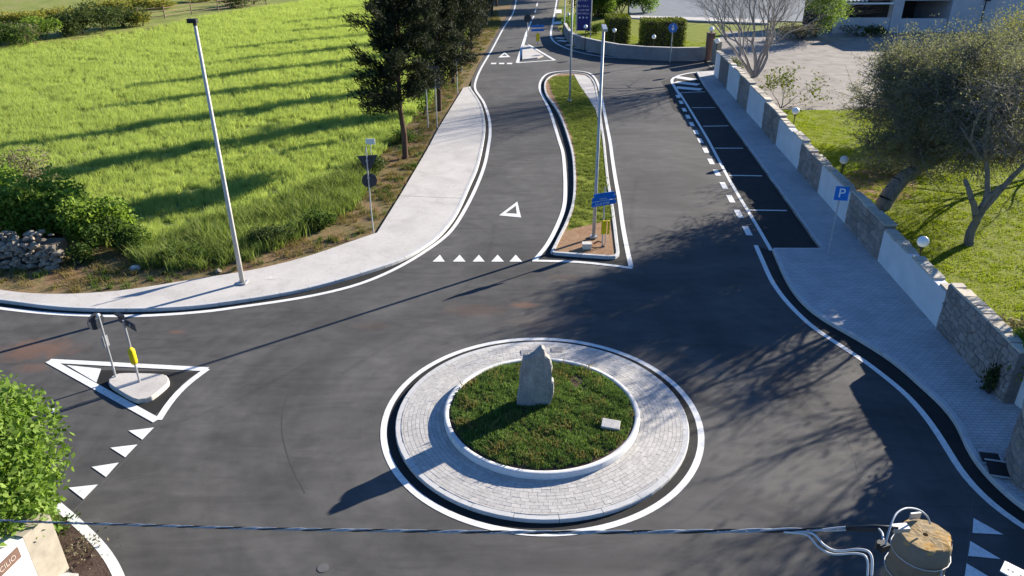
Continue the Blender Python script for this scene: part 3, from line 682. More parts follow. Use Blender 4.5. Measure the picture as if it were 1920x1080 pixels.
pb = MB(); X, Y = at(1145, 797, PH + .08); pb.box((X, Y, PH + .10), (.46, .30, .07), R(-12), R(4), R(10))
pq = bevelled(pb.build("stone_block", "rock_white"), .012); tag(pq, "small flat white stone lying tilted in the planter grass right of the standing stone", "stone")

# ------------------------------------------------------------------ right sidewalk
slab = offset(right_kerb, -0.0)
inn = offset(right_kerb, 0.13)
pin = [at(*p) for p in park_in]
side_poly = inn + [(15.5, 9.0), (15.5, 14.0), (13.6, 15.6), (wallx(17) + .05, 17)] + [(wallx(y) + .05, y) for y in (25, 40, 60.5)] + [at(1340, 135), at(1308, 137)] + pin[1:] + [at(1449, 470)]
sr = struct(prism("sidewalk", side_poly, -0.05, 0.12, "sidewalk_pavers"))
kerb(sr, right_kerb, 1)
kerb(sr, resample(pin, .3), 1, wdt=.12)
kerb(sr, resample([at(1538, 470), at(1449, 470)], .3), 1, wdt=.12)

# ------------------------------------------------------------------ garden wall
TOPS = [(1344, 88), (1352.6, 95.5), (1368, 115), (1388, 138.5), (1406, 158.5), (1435, 191), (1462, 220), (1504, 269), (1542, 310), (1595, 366), (1657, 437), (1773, 557), (1881, 648)]
KIND = "WSWSWSWSWSWS"
wt = []
for px, py in TOPS:
    d = ray(px, py); t = (13.06 - 0.076 * 16.35) / (d[0] - 0.076 * d[1]); wt.append((float(d[1] * t), float(CAMH + d[2] * t)))
HS = []
for i in range(len(KIND)):
    h = (wt[i][1] + wt[i + 1][1]) / 2; HS.append(min(1.95, max(1.42, h)))
HS[-1] = 1.66; HS[-2] = 1.34; HS[-3] = 1.50
WALLH = list(zip([a[0] for a in wt], HS))
print("WALL", WALLH)
wdir = Vector((0.076, 1, 0)).normalized(); wn = Vector((-1, 0.076, 0)).normalized()     # wn faces the street
def wp(y, off, z): return (wallx(y) - wn.x * off, y - wn.y * off, z)
def panel_pieces(parent, y0, y1, z0, z1, hrow=0.19, wst=(0.2, 0.42), proud=0.03, mat="wall_rubble"):
    nr = max(2, int(round((z1 - z0) / hrow))); cw = (wst[0] + wst[1]) / 2; nc = max(2, int(round((y1 - y0) / cw))); cw = (y1 - y0) / nc; hr = (z1 - z0) / nr
    D = {}
    def V(k, j):
        k = max(0, min(2 * nc, k))
        if (k, j) not in D:
            e = 0 < k < 2 * nc; f = 0 < j < nr
            D[(k, j)] = (y0 + k * cw / 2 + (random.uniform(-.2, .2) * cw if e else 0), z0 + j * hr + (random.uniform(-.32, .32) * hr if f else 0))
        return D[(k, j)]
    cnt = 0
    for j_ in range(nr):
        o_ = j_ % 2
        for i_ in range(-o_, nc):
            k0 = 2 * i_ + o_
            pts = [V(k0, j_), V(k0 + 1, j_), V(k0 + 2, j_), V(k0 + 2, j_ + 1), V(k0 + 1, j_ + 1), V(k0, j_ + 1)]
            q = []
            for p in pts:
                if p not in q: q.append(p)
            m = np.mean(q, axis=0); A = np.array(q)
            if len(q) < 3 or np.ptp(A[:, 0]) < .06: continue
            g = 1 - .016 / (min(np.ptp(A[:, 0]), np.ptp(A[:, 1])) + .01); pr = proud * random.uniform(.5, 1.6); n = len(q)
            vs = [wp(*(m + (p - m) * g)[:1], -.001, (m + (p - m) * g)[1]) for p in A] + [wp((m + (p - m) * .86)[0], -pr, (m + (p - m) * .84)[1]) for p in A]
            pymesh("stone", vs, [tuple(range(n, 2 * n))[::-1]] + [(a, n + a, n + (a + 1) % n, (a + 1) % n) for a in range(n)], mat, parent); cnt += 1
    return cnt
gw = thing("garden_wall", "long low garden wall of alternating white plaster and rubble stone panels along the right sidewalk", "wall", (wallx(16), 16, 0))
TH = 0.36; tot = 0
for i, k in reversed(list(enumerate(KIND))):
    ya, yb = wt[i + 1][0], wt[i][0]; h = HS[i]
    if i == len(KIND) - 1: ya = 16.4
    vs = [wp(y, o, z) for y in (ya + .002, yb - .002) for o in (0, TH) for z in (-.05, h)]
    fs = [(0, 1, 3, 2), (4, 6, 7, 5), (0, 4, 5, 1), (2, 3, 7, 6), (1, 5, 7, 3), (0, 2, 6, 4)]
    pymesh("plaster_panel" if k == 'W' else "stone_panel", vs, fs, "panel_plaster" if k == 'W' else "mortar", gw)
    if k == 'S' and tot < 290:
        big = (yb < 45)
        tot += panel_pieces(gw, ya, yb, .0, h - .01, .19 if yb < 21 else (.27 if big else .42), (.16, .40) if yb < 21 else ((.3, .55) if big else (.6, 1.0)))
    y = ya
    while y < yb - .1:
        L = random.uniform(.3, .62) if yb < 40 else random.uniform(.6, 1.0); yn = min(y + L, yb)
        if yb - yn < .15: yn = yb
        tk = random.uniform(.05, .09); e0, e1 = random.uniform(-.02, .03), random.uniform(.36, .44)
        zb = h + .001; zs = random.uniform(-.012, .012); g = .012
        vs = [wp(y + g, -e0, zb), wp(yn - g, -e0 + random.uniform(-.02, .02), zb), wp(yn - g - random.uniform(0, .04), e1, zb), wp(y + g + random.uniform(0, .04), e1 + random.uniform(-.04, .03), zb)]
        if random.random() < .93 or yb < 21:
            m = np.mean(vs, axis=0); tv = [tuple(m + (np.array(v) - m) * .94 + np.array([0, 0, tk + zs * (1 if q < 2 else -1)])) for q, v in enumerate(vs)]
            pymesh("coping_stone", vs + tv, [(4, 7, 6, 5), (0, 4, 5, 1), (1, 5, 6, 2), (2, 6, 7, 3), (3, 7, 4, 0)][:] , "coping_stone", gw)
        y = yn
# curved white gate wall and rubble gate pier
arc = catmull([at(1890, 757), (13.45, 15.9), (13.7, 15.2), (14.3, 14.8), (15.5, 14.7)], 6)
o = prism("gate_wall", arc + offset(arc, .3)[::-1], 0, 1.62, "white_plaster"); tag(o, "curved white plaster wall just past the end of the stone garden wall", "wall")
gp = thing("gate_pier", "rough rubble stone gate wall at the right edge beside the curved white wall", "wall", (*at(1885, 890), 0))
wall2 = [at(1905, 845), at(1884, 888), at(1897, 912), at(1925, 935), (12.9, 11.6), (13.6, 11.4), (13.9, 13.4)]
core = ccw(smoothpath(resample(catmull(wall2, 4, True), .2, True), it=1))
prism("core", core, 0, 1.62, "grey_wall_concrete", gp)
cp = resample(core, .3, True); cn = normals(cp + [cp[0]]); sgn = -1
cnt = 0
for r_ in range(8):
    za, zb = r_ * .205 + .01, r_ * .205 + .195; sh = random.random()
    pp = resample(core, random.uniform(.3, .4), True); n = len(pp)
    for i in range(n):
        a = np.array(pp[i]); b_ = np.array(pp[(i + 1) % n]); t = b_ - a; L = np.linalg.norm(t)
        if L < .05: continue
        t /= L; nn = np.array([t[1], -t[0]]); a = a + t * .01; b_ = b_ - t * .01; pr = random.uniform(.02, .06)
        vs = [(*(a - nn * .02), za), (*(b_ - nn * .02), za), (*(b_ - nn * .02), zb), (*(a - nn * .02), zb)] + [(*(a + nn * pr + t * .02), za + .015), (*(b_ + nn * pr - t * .02), za + .015), (*(b_ + nn * pr - t * .02), zb - .015), (*(a + nn * pr + t * .02), zb - .015)]
        pymesh("stone", vs, [(4, 5, 6, 7), (0, 1, 5, 4), (1, 2, 6, 5), (2, 3, 7, 6), (3, 0, 4, 7)], "wall_rubble", gp)
prism("coping", ccw([tuple(np.mean(core, axis=0) + (np.array(p) - np.mean(core, axis=0)) * 1.04) for p in core]), 1.625, 1.72, "coping_stone", gp)

# ------------------------------------------------------------------ garden, yard
lawn_poly = [(wallx(y) + .36, y) for y in (12, 30, 50.5)] + [(22, 50), (30, 52), (60, 50), (60, 12)]
struct(sheet("lawn", lawn_poly, 0.05, "lawn_ground"))
struct(sheet("yard", [(wallx(50.6) + .36, 50.6), (22, 50.1), (30, 52.1), (60, 50.1), (75, 90), (24, 88), (17.5, 70), (wallx(61) + .36, 61)], 0.03, "yard_paving"))
struct(sheet("side_lawn", [(p[0], p[1] + .12) for p in wallB] + [(17.6, 66), (17.5, 70), (24, 88), (26, 92), at(1180, 36), at(1060, 45)], 0.04, "lawn_ground"))
struct(sheet("paved_lot", [at(1180, 33), at(1560, 42), (60, 96), (70, 200), (14, 200), at(1180, 0)], 0.02, "slate_paving"))
struct(prism("lot_kerb", [at(1180, 35.5), at(1440, 46), at(1440, 39), at(1180, 31)], -0.02, 0.16, "pale_concrete"))
sheet("gravel_path", [at(*p) for p in [(1420, 125), (1560, 80), (1540, 66), (1400, 90)]], 0.036, "yard_paving").__setitem__('kind', 'structure')
# bare earth beneath the big tree
struct(sheet("bare_earth", resample(catmull([at(*p) for p in [(1585, 330), (1640, 318), (1700, 330), (1720, 355), (1690, 378), (1620, 372)]], 4, True), .5, True), 0.056, "island_earth"))

# wall across the junction
wb = thing("boundary_wall", "low grey concrete wall curving round the far side of the junction in front of the hedges", "wall", (*wallB[0], 0))
pa = wallB; pbk = offset(wallB, 0.25)
if pbk[3][1] < pa[3][1]: pbk = offset(wallB, -0.25)
pf = resample(pa, 2.6)
for i in range(len(pf) - 1):
    a = np.array(pf[i]); b_ = np.array(pf[i + 1]); t = (b_ - a) / np.linalg.norm(b_ - a); nn = np.array([-t[1], t[0]]); a = a + t * .01; b_ = b_ - t * .01
    prism("wall_panel", [tuple(a), tuple(b_), tuple(b_ + nn * .25), tuple(a + nn * .25)], -.05, 1.1, "grey_wall_concrete", wb)
    prism("coping", [tuple(a - nn * .03), tuple(b_ - nn * .03), tuple(b_ + nn * .28), tuple(a + nn * .28)], 1.102, 1.17, "pale_concrete", wb)
X, Y = at(1328, 113)
o = MB().box((X, Y, 1.15), (.62, .62, 2.3)).box((X, Y, 2.34), (.72, .72, .08)).build("gate_pillar", "brown_pillar"); tag(o, "dark brown square gate pillar with a globe on top at the end of the far wall", "pillar")
X2, Y2 = at(1341, 118)
o = MB().box((X2, Y2, .95), (.45, 1.4, 1.9)).build("gate_pillar", "beige_stone"); tag(o, "pale stone gate pillar against the far end of the garden wall", "pillar")

# ------------------------------------------------------------------ lamps, signs
def globe_lamp(x, y, zc, r, label, base=0.0, group="white globe garden lamps", mat="globe_glass"):
    t = thing("globe_lamp", label, "lamp", (x, y, base), group)
    MB().sphere((x, y, zc), r, 20, 14).build("globe", mat, t, True)
    MB().tube([(x, y, zc - r - .06), (x, y, zc - r + .03)], [r * .35, r * .45], 12).build("collar", "black_plastic", t)
    MB().tube([(x, y, base), (x, y, zc - r - .04)], 0.03, 8).build("post", "black_plastic", t)
def wall_ray(px, py, off):
    d = ray(px, py); x0 = 13.06 - 0.076 * 16.35 + off; t = x0 / (d[0] - 0.076 * d[1]); return d[0] * t, d[1] * t, CAMH + d[2] * t
for px, py, off, r, lab in [(1731, 453, .75, .20, "white globe lamp behind the tilted coping stones, nearest to the street corner"), (1583, 300, .75, .19, "greyish globe lamp behind the wall near the trunk of the big tree"), (1492, 208, .6, .19, "white globe lamp at the edge of the yard by the small yellow leaved shrub"), (1345, 77, .5, .22, "cream globe lamp at the far end of the garden wall")]:
    x, y, z = wall_ray(px, py, off); globe_lamp(x, y, z, r, lab, .03, mat="globe_frosted" if px == 1583 else "globe_glass")
for px, py, z, lab in [(1098, 50, 2.2, "white globe lamp in front of the foot of the tall blue sign"), (1226, 69, 1.9, "white globe lamp in front of the dark wide hedge"), (1066, 27, 2.6, "small white globe lamp left of the tall blue sign"), (1152, 57, 2.2, "white globe lamp in front of the dark narrow hedge")]:
    x, y = at(px, py, z); globe_lamp(x, y, z, .19 if px != 1066 else .15, lab)
globe_lamp(X, Y, 2.68, .22, "white globe lamp on top of the brown gate pillar", 2.39)

def lamp_pole(px, py, h, r0, r1, mat, label, head):
    x, y = at(px, py, .12 if px < 600 else .09); t = thing("lamp_pole", label, "lamp post", (x, y, 0), "tall street lamp poles")
    MB().tube([(x, y, 0.05), (x, y, h * .35), (x, y, h)], [r0, r0 * .85, r1], 16).build("pole", mat, t, True)
    MB().box((x, y, .15), (r0 * 3.6, r0 * 3.6, .06)).build("base_plate", "galvanised", t)
    b = MB()
    if head == 'box': b.box((x - .06, y, h + .04), (.28, .18, .12)).tube([(x, y, h - .1), (x, y, h + .08)], r1 * 1.2, 10)
    else: b.box((x, y - .25, h + .03), (.16, .62, .09), 0, 0, R(8)).tube([(x, y, h - .1), (x, y, h + .05)], r1 * 1.2, 10)
    b.build("lamp_head", "black_plastic" if head == 'box' else "galvanised", t)
lamp_pole(455, 531, 8.95, .085, .05, "pale_pole", "tall pale lamp pole on the left sidewalk in front of the green field", 'box')
lamp_pole(1113, 446, 8.2, .075, .05, "pole_grey", "tall grey lamp pole in the bare earth at the near end of the median", 'arm')
lamp_pole(1068, 190, 8.2, .075, .05, "pole_grey", "tall grey lamp pole in the grass near the far end of the median", 'arm')
for px, py, h, lab in [(1058, 62, 6.0, "thin white pole beside the tall blue sign")]:
    x, y = at(px, py); o = MB().tube([(x, y, 0), (x, y, h)], .06, 8).build("flag_pole", "sign_white"); tag(o, lab, "pole")

def rotz_frame(x, y, z, yaw): return Matrix.Translation((x, y, z)) @ Matrix.Rotation(yaw, 4, 'Z')
# blue direction signs on the median
x, y = at(1128, 462, .09); t = thing("direction_sign", "stack of blue direction blades above a yellow marker on the near end of the median", "sign", (x, y, 0))
MB().tube([(x + .02, y, .05), (x + .02, y, 2.55)], .03, 10).build("post", "galvanised", t)
yaw = R(24)
for k, (dz, w_) in enumerate([(0, 1.1), (.19, 1.1), (.34, .95)]):
    m = rotz_frame(x, y, 1.92 + dz, yaw); hh = .095 if k == 0 else .075
    pts = [(-w_ / 2, -hh), (w_ / 2 - .1, -hh), (w_ / 2, 0), (w_ / 2 - .1, hh), (-w_ / 2, hh)]
    vs = [m @ Vector((a, -.05, b)) for a, b in pts] + [m @ Vector((a, -.025, b)) for a, b in pts]
    bl = pymesh("sign_blade", vs, [(0, 1, 2, 3, 4), (9, 8, 7, 6, 5)] + [(i, 5 + i, 5 + (i + 1) % 5, (i + 1) % 5) for i in range(5)], "sign_blue", t)
    if k < 2: 
        mm = m @ Matrix.Translation((-.03, -.052, 0)) @ Matrix.Rotation(R(90), 4, 'X')
        letter_row("lettering", 9 if k == 0 else 6, .12 if k == 0 else .09, mm, "sign_white", t)
MB().tube([(x + .12, y - .05, .05), (x + .12, y - .05, .62)], .02, 8).build("marker_post", "galvanised", t)
for dx, sx in ((-.02, .20), (.16, .09)):
    MB().box((x + .06 + dx, y - .07, .92), (sx, .05, .56)).build("marker_panel", "sign_yellow", t)
x, y = at(1100, 465, .1)
t = thing("junction_box", "small cream electrical box beside the foot of the median lamp pole", "box", (x, y, 0))
bevelled(MB().box((x, y, .19), (.34, .26, .20)).build("housing", "box_cream", t), .01)
bevelled(MB().box((x, y, .305), (.38, .30, .03)).build("lid", "rock_white", t), .006)
ex, ey = at(1122, 460, .1)
o = MB().tube([(ex - .2, ey + .05, .14), (ex, ey + .1, .24), (ex + .15, ey, .22), (ex + .2, ey - .12, .10)], .035, 8).build("conduit", "rusty_pipe"); tag(o, "rusty bent conduit coming out of the bare earth at the median end", "pipe")

# left island signs
def post_sign(px, py, z0, h, r=.03):
    x, y = at(px, py, z0); return x, y
x, y = at(217, 706, .15); t = thing("traffic_sign", "round dark backed sign on the left post of the splitter island", "sign", (x, y, .15))
MB().tube([(x, y, .1), (x, y, 2.12)], .03, 10).build("post", "galvanised", t)
def disc(name, c, r, yaw, mat, parent, th=.02, sides=28, back=None):
    m = rotz_frame(*c, yaw) @ Matrix.Rotation(R(90), 4, 'X'); vs = [m @ Vector((r * math.cos(2 * math.pi * k / sides), r * math.sin(2 * math.pi * k / sides), s * th / 2)) for s in (-1, 1) for k in range(sides)]
    return pymesh(name, vs, [tuple(range(sides))[::-1], tuple(range(sides, 2 * sides))] + [(k, (k + 1) % sides, sides + (k + 1) % sides, sides + k) for k in range(sides)], mat, parent)
disc("sign_plate", (x - .10, y - .02, 1.95), .24, R(62), "sign_back", t)
MB().box((x - .05, y, 2.0), (.12, .05, .04), R(62)).build("bracket", "galvanised", t)
MB().sphere((x, y, 2.13), .05, 12, 8).build("post_cap", "sign_white", t, True)
MB().box((x - .04, y + .04, 1.28), (.20, .015, .34), R(62)).build("small_plate", "galvanised", t)
x, y = at(262, 716, .15); t = thing("traffic_sign", "dark direction blade above a yellow marker on the right post of the splitter island", "sign", (x, y, .15))
MB().tube([(x, y, .1), (x, y, 2.12)], .03, 10).build("post", "galvanised", t)
MB().box((x + .06, y + .04, 2.02), (.92, .025, .22), R(-38)).build("sign_plate", "sign_back", t)
MB().box((x + .22, y - .12, 2.03), (.07, .02, .07), R(-38)).build("bracket", "galvanised", t)
MB().box((x - .22, y + .26, 2.14), (.34, .12, .05), R(-38)).build("light_bar", "black_plastic", t)
b = MB(); b.tube([(x + .03, y - .06, .78), (x + .03, y - .06, .84), (x + .03, y - .06, 1.22), (x + .03, y - .06, 1.28)], [.06, .095, .095, .06], 14); b.build("marker", "sign_yellow", t, True)
# far splitter sign
x, y = at(989, 86, .12); t = thing("traffic_sign", "round dark sign, blue blades and yellow marker on the far splitter island", "sign", (x, y, .12))
MB().tube([(x, y, .1), (x, y, 3.0)], .04, 8).build("post", "galvanised", t)
disc("sign_plate", (x, y - .06, 2.75), .36, R(10), "sign_back", t)
for k in range(2): MB().box((x + 1.0, y - .1, 2.0 - k * .36), (1.3, .03, .22), R(12)).build("sign_blade", "sign_blue", t)
MB().tube([(x + 1.0, y, .1), (x + 1.0, y, 2.2)], .03, 8).build("post", "galvanised", t)
MB().box((x + 1.02, y - .15, .95), (.35, .05, .75)).build("marker", "sign_yellow", t)
# sign seen from behind on the left
x, y = at(701, 440, .06); t = thing("traffic_sign", "dark backs of a triangle sign and a round sign beside the left sidewalk", "sign", (x, y, 0))
MB().tube([(x, y, .0), (x - .02, y, 1.2), (x + .01, y, 3.75)], .028, 10).build("post", "galvanised", t)
m = rotz_frame(x + .02, y + .045, 3.05, R(12)); pts = [(-.40, .35), (.40, .35), (0, -.36)]
vs = [m @ Vector((a, s, b)) for s in (-.012, .012) for a, b in pts]
pymesh("triangle_plate", vs, [(0, 2, 1), (3, 4, 5), (0, 1, 4, 3), (1, 2, 5, 4), (2, 0, 3, 5)], "sign_back", t)
disc("round_plate", (x + .02, y + .045, 2.38), .30, R(12), "sign_back", t)
MB().box((x, y + .01, 3.2), (.09, .06, .05)).build("bracket", "galvanised", t); MB().box((x, y + .01, 2.5), (.09, .06, .05)).build("bracket", "galvanised", t)
x, y = at(697, 296, .1); o = MB().box((x, y + .0, 1.0), (.5, .04, .3)).tube([(x, y, 0), (x, y, 1.0)], .02, 6).build("marker_plate", "sign_white"); tag(o, "small white plate in the weeds behind the triangle sign", "sign")
# two-post panel and single posts by the cypress row
a_ = at(803, 241, .06); c_ = at(820, 240, .06)
t = thing("road_panel", "dark backed road panel on two thin posts between the cypress trunks", "sign", (*a_, 0))
for p in (a_, c_): MB().tube([(*p, 0), (*p, 3.6)], .035, 8).build("post", "galvanised", t)
mx, my = (a_[0] + c_[0]) / 2, (a_[1] + c_[1]) / 2
MB().box((mx, my + .06, 3.15), (1.1, .03, 1.3)).build("panel", "sign_back", t)
for px, py, h, lab in [(858, 177, 2.9, "thin post with a small round dark sign beside the second clump of cypresses"), (866, 134, 2.8, "farther thin post with a small round dark sign near the road bend")]:
    x, y = at(px, py, .06); t = thing("traffic_sign", lab, "sign", (x, y, 0))
    MB().tube([(x, y, 0), (x, y, h)], .035, 8).build("post", "galvanised", t); disc("round_plate", (x, y + .05, h - .3), .32, R(8), "sign_back", t)
# parking sign
x, y = at(1553, 475, .12); t = thing("parking_sign", "square blue parking sign with white P beside the nearest parking bay", "sign", (x, y, .12))
MB().tube([(x, y, .1), (x, y, 2.80)], .028, 10).build("post", "pole_grey", t)
m = rotz_frame(x + .03, y - .05, 2.56, R(-14)); vs = [m @ Vector((a, s, b)) for s in (-.012, .012) for a, b in [(-.24, -.27), (.24, -.27), (.24, .27), (-.24, .27)]]
pymesh("panel", vs, [(0, 1, 2, 3), (7, 6, 5, 4), (0, 4, 5, 1), (1, 5, 6, 2), (2, 6, 7, 3), (3, 7, 4, 0)], "sign_blue", t)
text_mesh("letter", "P", .50, m @ Matrix.Translation((0, -.014, 0)) @ Matrix.Rotation(R(90), 4, 'X'), "sign_white", t, .002)
# blue round arrow sign
x, y = at(1256, 117); t = thing("arrow_sign", "round blue sign with white arrow on a thin post in front of the wide hedge", "sign", (x, y, 0))
MB().tube([(x, y, 0), (x, y, 3.1)], .04, 8).build("post", "galvanised", t); disc("sign_plate", (x, y - .06, 2.95), .40, 0, "sign_blue", t)
pymesh("arrow", [(x + a, y - .075, 2.95 + b) for a, b in [(-.05, .25), (.05, .25), (.05, -.02), (.17, -.02), (0, -.26), (-.17, -.02), (-.05, -.02)]], [(0, 6, 5, 4, 3, 2, 1)], "sign_white", t)
# tall blue banner sign
x0, y0 = at(1081, 79); x1, y1 = at(1105, 79)
t = thing("totem_sign", "tall dark blue banner with white lines of text between two posts behind the far wall", "sign", ((x0 + x1) / 2, y0, 0))
for xx in (x0 - .08, x1 + .08): MB().tube([(xx, y0, 0), (xx, y0, 7.2)], .06, 8).build("post", "galvanised", t)
MB().box(((x0 + x1) / 2, y0, 4.15), (x1 - x0, .06, 6.0)).build("banner", "banner_blue", t)
xm = (x0 + x1) / 2
mmb = lambda z: Matrix.Translation((xm, y0 - .04, z)) @ Matrix.Rotation(R(90), 4, 'X')
for z, s, tx in [(3.55, .30, 6), (3.15, .24, 8), (2.82, .24, 8), (4.1, .3, 6)]: letter_row("lettering", tx, s, mmb(z), "globe_frosted", t)
for k in range(3):
    st = [(math.cos(R(90 + 36 * q)) * (.13 if q % 2 == 0 else .055), math.sin(R(90 + 36 * q)) * (.13 if q % 2 == 0 else .055)) for q in range(10)]
    pymesh("star", [(xm - .42 + k * .36 + a, y0 - .038, 2.42 + b) for a, b in st], [tuple(range(10))[::-1]], "sign_white", t)

# dark trays on the right sidewalk
x, y = at(1862, 872, .12)
t = thing("folding_board", "dark two panel board in a pale frame lying beside the rubble pier", "board", (x, y, .12))
for k, (cx, cy, rz) in enumerate([(*at(1857, 859, .2), R(-10)), (*at(1870, 881, .2), R(-14))]):
    bevelled(MB().box((cx, cy, .2 + .03 * k), (.42, .30 + .1 * k, .02), rz, 0, R(14)).build("panel", "black_plastic", t), .004)
    b = MB()
    for dx, dy, sx, sy in ((0, .17 + .05 * k, .46, .03), (0, -.17 - .05 * k, .46, .03), (.225, 0, .03, .36 + .1 * k)):
        v = Matrix.Rotation(rz, 4, 'Z') @ Vector((dx, dy, 0)); b.box((cx + v.x, cy + v.y, .212 + .03 * k + dy * .25), (sx, sy, .025), rz)
    b.build("frame", "galvanised", t)
# white drilled plate bottom right, on a thin pole close by
X3, Y3 = at(1895, 1062, .9)
t = thing("drilled_plate", "white perforated metal plate at the bottom right corner in front of the yield triangles", "plate", (X3, Y3, 0))
MB().tube([(X3 + .35, Y3 - .3, 0), (X3 + .35, Y3 - .3, .93)], .03, 8).build("post", "galvanised", t)
pc = [at(1884, 1051, .96), at(1930, 1074, .96), at(1921, 1096, .96), at(1875, 1070, .96)]
bevelled(prism("plate", pc, .935, .96, "sign_white", t), .004)
for hx, hy in [(1891, 1068), (1899, 1072), (1914, 1079), (1922, 1083)]:
    a, b_ = at(hx, hy, .963); MB().add([(a + .022 * math.cos(k * .7854), b_ + .022 * math.sin(k * .7854), .963) for k in range(8)], [range(8)]).build("hole", "black_plastic", t)

# ------------------------------------------------------------------ concrete pole and cables in the foreground
PX, PY, PZT = deep(1735, 1003, 4.7)
t = thing("utility_pole", "round concrete utility pole with orange lichen on its broken top, bottom right corner", "pole", (PX, PY, 0))
rt = .158
b = MB(); nv = 40
def prr(a, z): return 1 + .03 * math.sin(2 * a + 1) + .02 * math.sin(5 * a)
prof = [(0, .30), (4, .235), (7.5, .182), (PZT - .5, .168), (PZT - .16, .162), (PZT - .155, .166), (PZT - .03, .160), (PZT, .15)]
vs = [(PX + r * prr(2 * math.pi * k / nv, z) * math.cos(2 * math.pi * k / nv), PY + r * prr(2 * math.pi * k / nv, z) * math.sin(2 * math.pi * k / nv), z) for z, r in prof for k in range(nv)]
fs = [(j * nv + k, j * nv + (k + 1) % nv, (j + 1) * nv + (k + 1) % nv, (j + 1) * nv + k) for j in range(len(prof) - 1) for k in range(nv)]
pymesh("shaft", vs, fs, "pole_concrete", t, True)
vs = []; fs = []; rr_ = [.153, .152, .140, .115, .09, .06, .036, .016, .014]; zz_ = [-.03, -.004, .002, .003, .004, .003, .004, .003, -.05]
for r, z in zip(rr_, zz_):
    for k in range(nv):
        a = 2 * math.pi * k / nv; ro = r * prr(a, 0) * (1 + (.03 * math.sin(7 * a + 2) + .02 * math.sin(13 * a) if r > .1 else 0))
        vs.append((PX + ro * math.cos(a), PY + ro * math.sin(a), PZT + z + (random.uniform(-.0012, .0012) + .003 * math.sin(30 * r * math.cos(a) + 2) * math.sin(25 * r * math.sin(a)) if .03 < r < .15 else 0)))
fs = [(j * nv + k, j * nv + (k + 1) % nv, (j + 1) * nv + (k + 1) % nv, (j + 1) * nv + k) for j in range(len(rr_) - 1) for k in range(nv)] + [tuple(range((len(rr_) - 1) * nv, len(rr_) * nv))[::-1]]
pymesh("crown_cap", vs, fs, "lichen_concrete", t)
for dz, r in ((-.13, .172), (-.30, .176)):
    bb = MB(); bb.tube([(PX + r * math.cos(a / 20 * 6.283), PY + r * math.sin(a / 20 * 6.283), PZT + dz) for a in range(21)], .0035, 6, False); bb.build("steel_band", "galvanised", t)
D = 4.62
MB().box(deep(1688, 990, D), (.10, .05, .03), R(5)).build("bracket", "galvanised", t)
MB().box(deep(1716, 967, 4.80), (.07, .012, .05), R(8)).build("bracket", "galvanised", t)
def cable(name, pts, r, mat, label=None, parent=None, per=6, sides=7):
    p = catmull(pts, per); o = MB().tube(p, r, sides).build(name, mat, parent, True)
    if label: tag(o, label, "cable")
    return o
path = [deep(px, py, d) for px, py, d in [(1683, 990, 4.6), (1600, 991, 4.76), (1480, 994, 5.0), (1200, 997.5, 5.5), (960, 998, 6.0), (720, 995, 6.7), (480, 991, 7.6), (240, 984, 8.6), (0, 976, 10.0), (-300, 962, 12.5), (-700, 935, 18)]]
path = resample(catmull(path, 12), .045)
main = thing("power_cable", "twisted bundle of grey and black cables stretched across the bottom of the view", "cable", path[0])
PA = [Vector(p) for p in path]
for s, (mat, ph) in enumerate([("cable_grey", 0), ("cable_black", 2.1), ("cable_grey", 4.2)]):
    q = []
    for i, p in enumerate(PA):
        if i < 12 and s: rad = .010
        d = (PA[min(i + 1, len(PA) - 1)] - PA[max(i - 1, 0)]).normalized(); a = d.cross(Vector((0, 0, 1))).normalized(); c_ = a.cross(d)
        th = ph + i * .045 / .62 * 6.283 + .6 * math.sin(i * .03)
        q.append(p + (a * math.cos(th) + c_ * math.sin(th)) * .009)
    MB().tube(q, .0068, 6).build("cable_strand", mat, main, True)
sl_ = [deep(1685, 990, 4.6), deep(1640, 990, 4.68), deep(1587, 991, 4.78)]
MB().tube(sl_, [.012, .022, .016], 10).build("cable_sleeve", "cable_black", main, True)
ct = [deep(*p) for p in [(1480, 996, 5.0), (1522, 1000, 4.9), (1545, 1022, 4.8), (1570, 1033, 4.75), (1612, 1030, 4.65), (1634, 1043, 4.6), (1634, 1100, 4.55), (1640, 1200, 4.6)]]
cable("drop_cable", ct, .0075, "cable_white", "pale drop cable hanging in an S curve left of the concrete pole, upper of two")
ct = [deep(*p) for p in [(1470, 998, 5.0), (1512, 1003, 4.9), (1535, 1026, 4.8), (1562, 1039, 4.76), (1608, 1038, 4.66), (1626, 1050, 4.6), (1626, 1100, 4.56), (1630, 1200, 4.6)]]
cable("drop_cable", ct, .0065, "cable_white", "pale drop cable hanging in an S curve left of the concrete pole, lower of two")
ct = [deep(*p) for p in [(1744, 982, 4.72), (1738, 968, 4.70), (1722, 956, 4.66), (1700, 953, 4.6), (1682, 962, 4.55), (1672, 980, 4.5), (1664, 1005, 4.46), (1660, 1022, 4.45)]]
cable("looped_cable", ct, .006, "cable_grey", "grey cable looping over the top of the concrete pole")
ct = [deep(*p) for p in [(1648, 992, 4.6), (1654, 1000, 4.55), (1656, 1012, 4.5), (1659, 1022, 4.46)]]
cable("looped_cable", ct, .007, "cable_grey", "short grey cable curling from the sleeve down to the black clamp")
o = MB().box(deep(1655, 1024, 4.47), (.06, .05, .045), R(20)).box(deep(1646, 1021, 4.48), (.02, .04, .05), R(-20)).build("cable_clamp", "cable_black"); tag(o, "black cable clamp under the loop left of the concrete pole", "clamp")
ct = [deep(*p) for p in [(1774, 1028, 4.7), (1771, 1048, 4.66), (1766, 1066, 4.64), (1762, 1100, 4.62)]]
cable("edge_cable", ct, .006, "cable_grey", "thin grey cable running down the right side of the concrete pole")

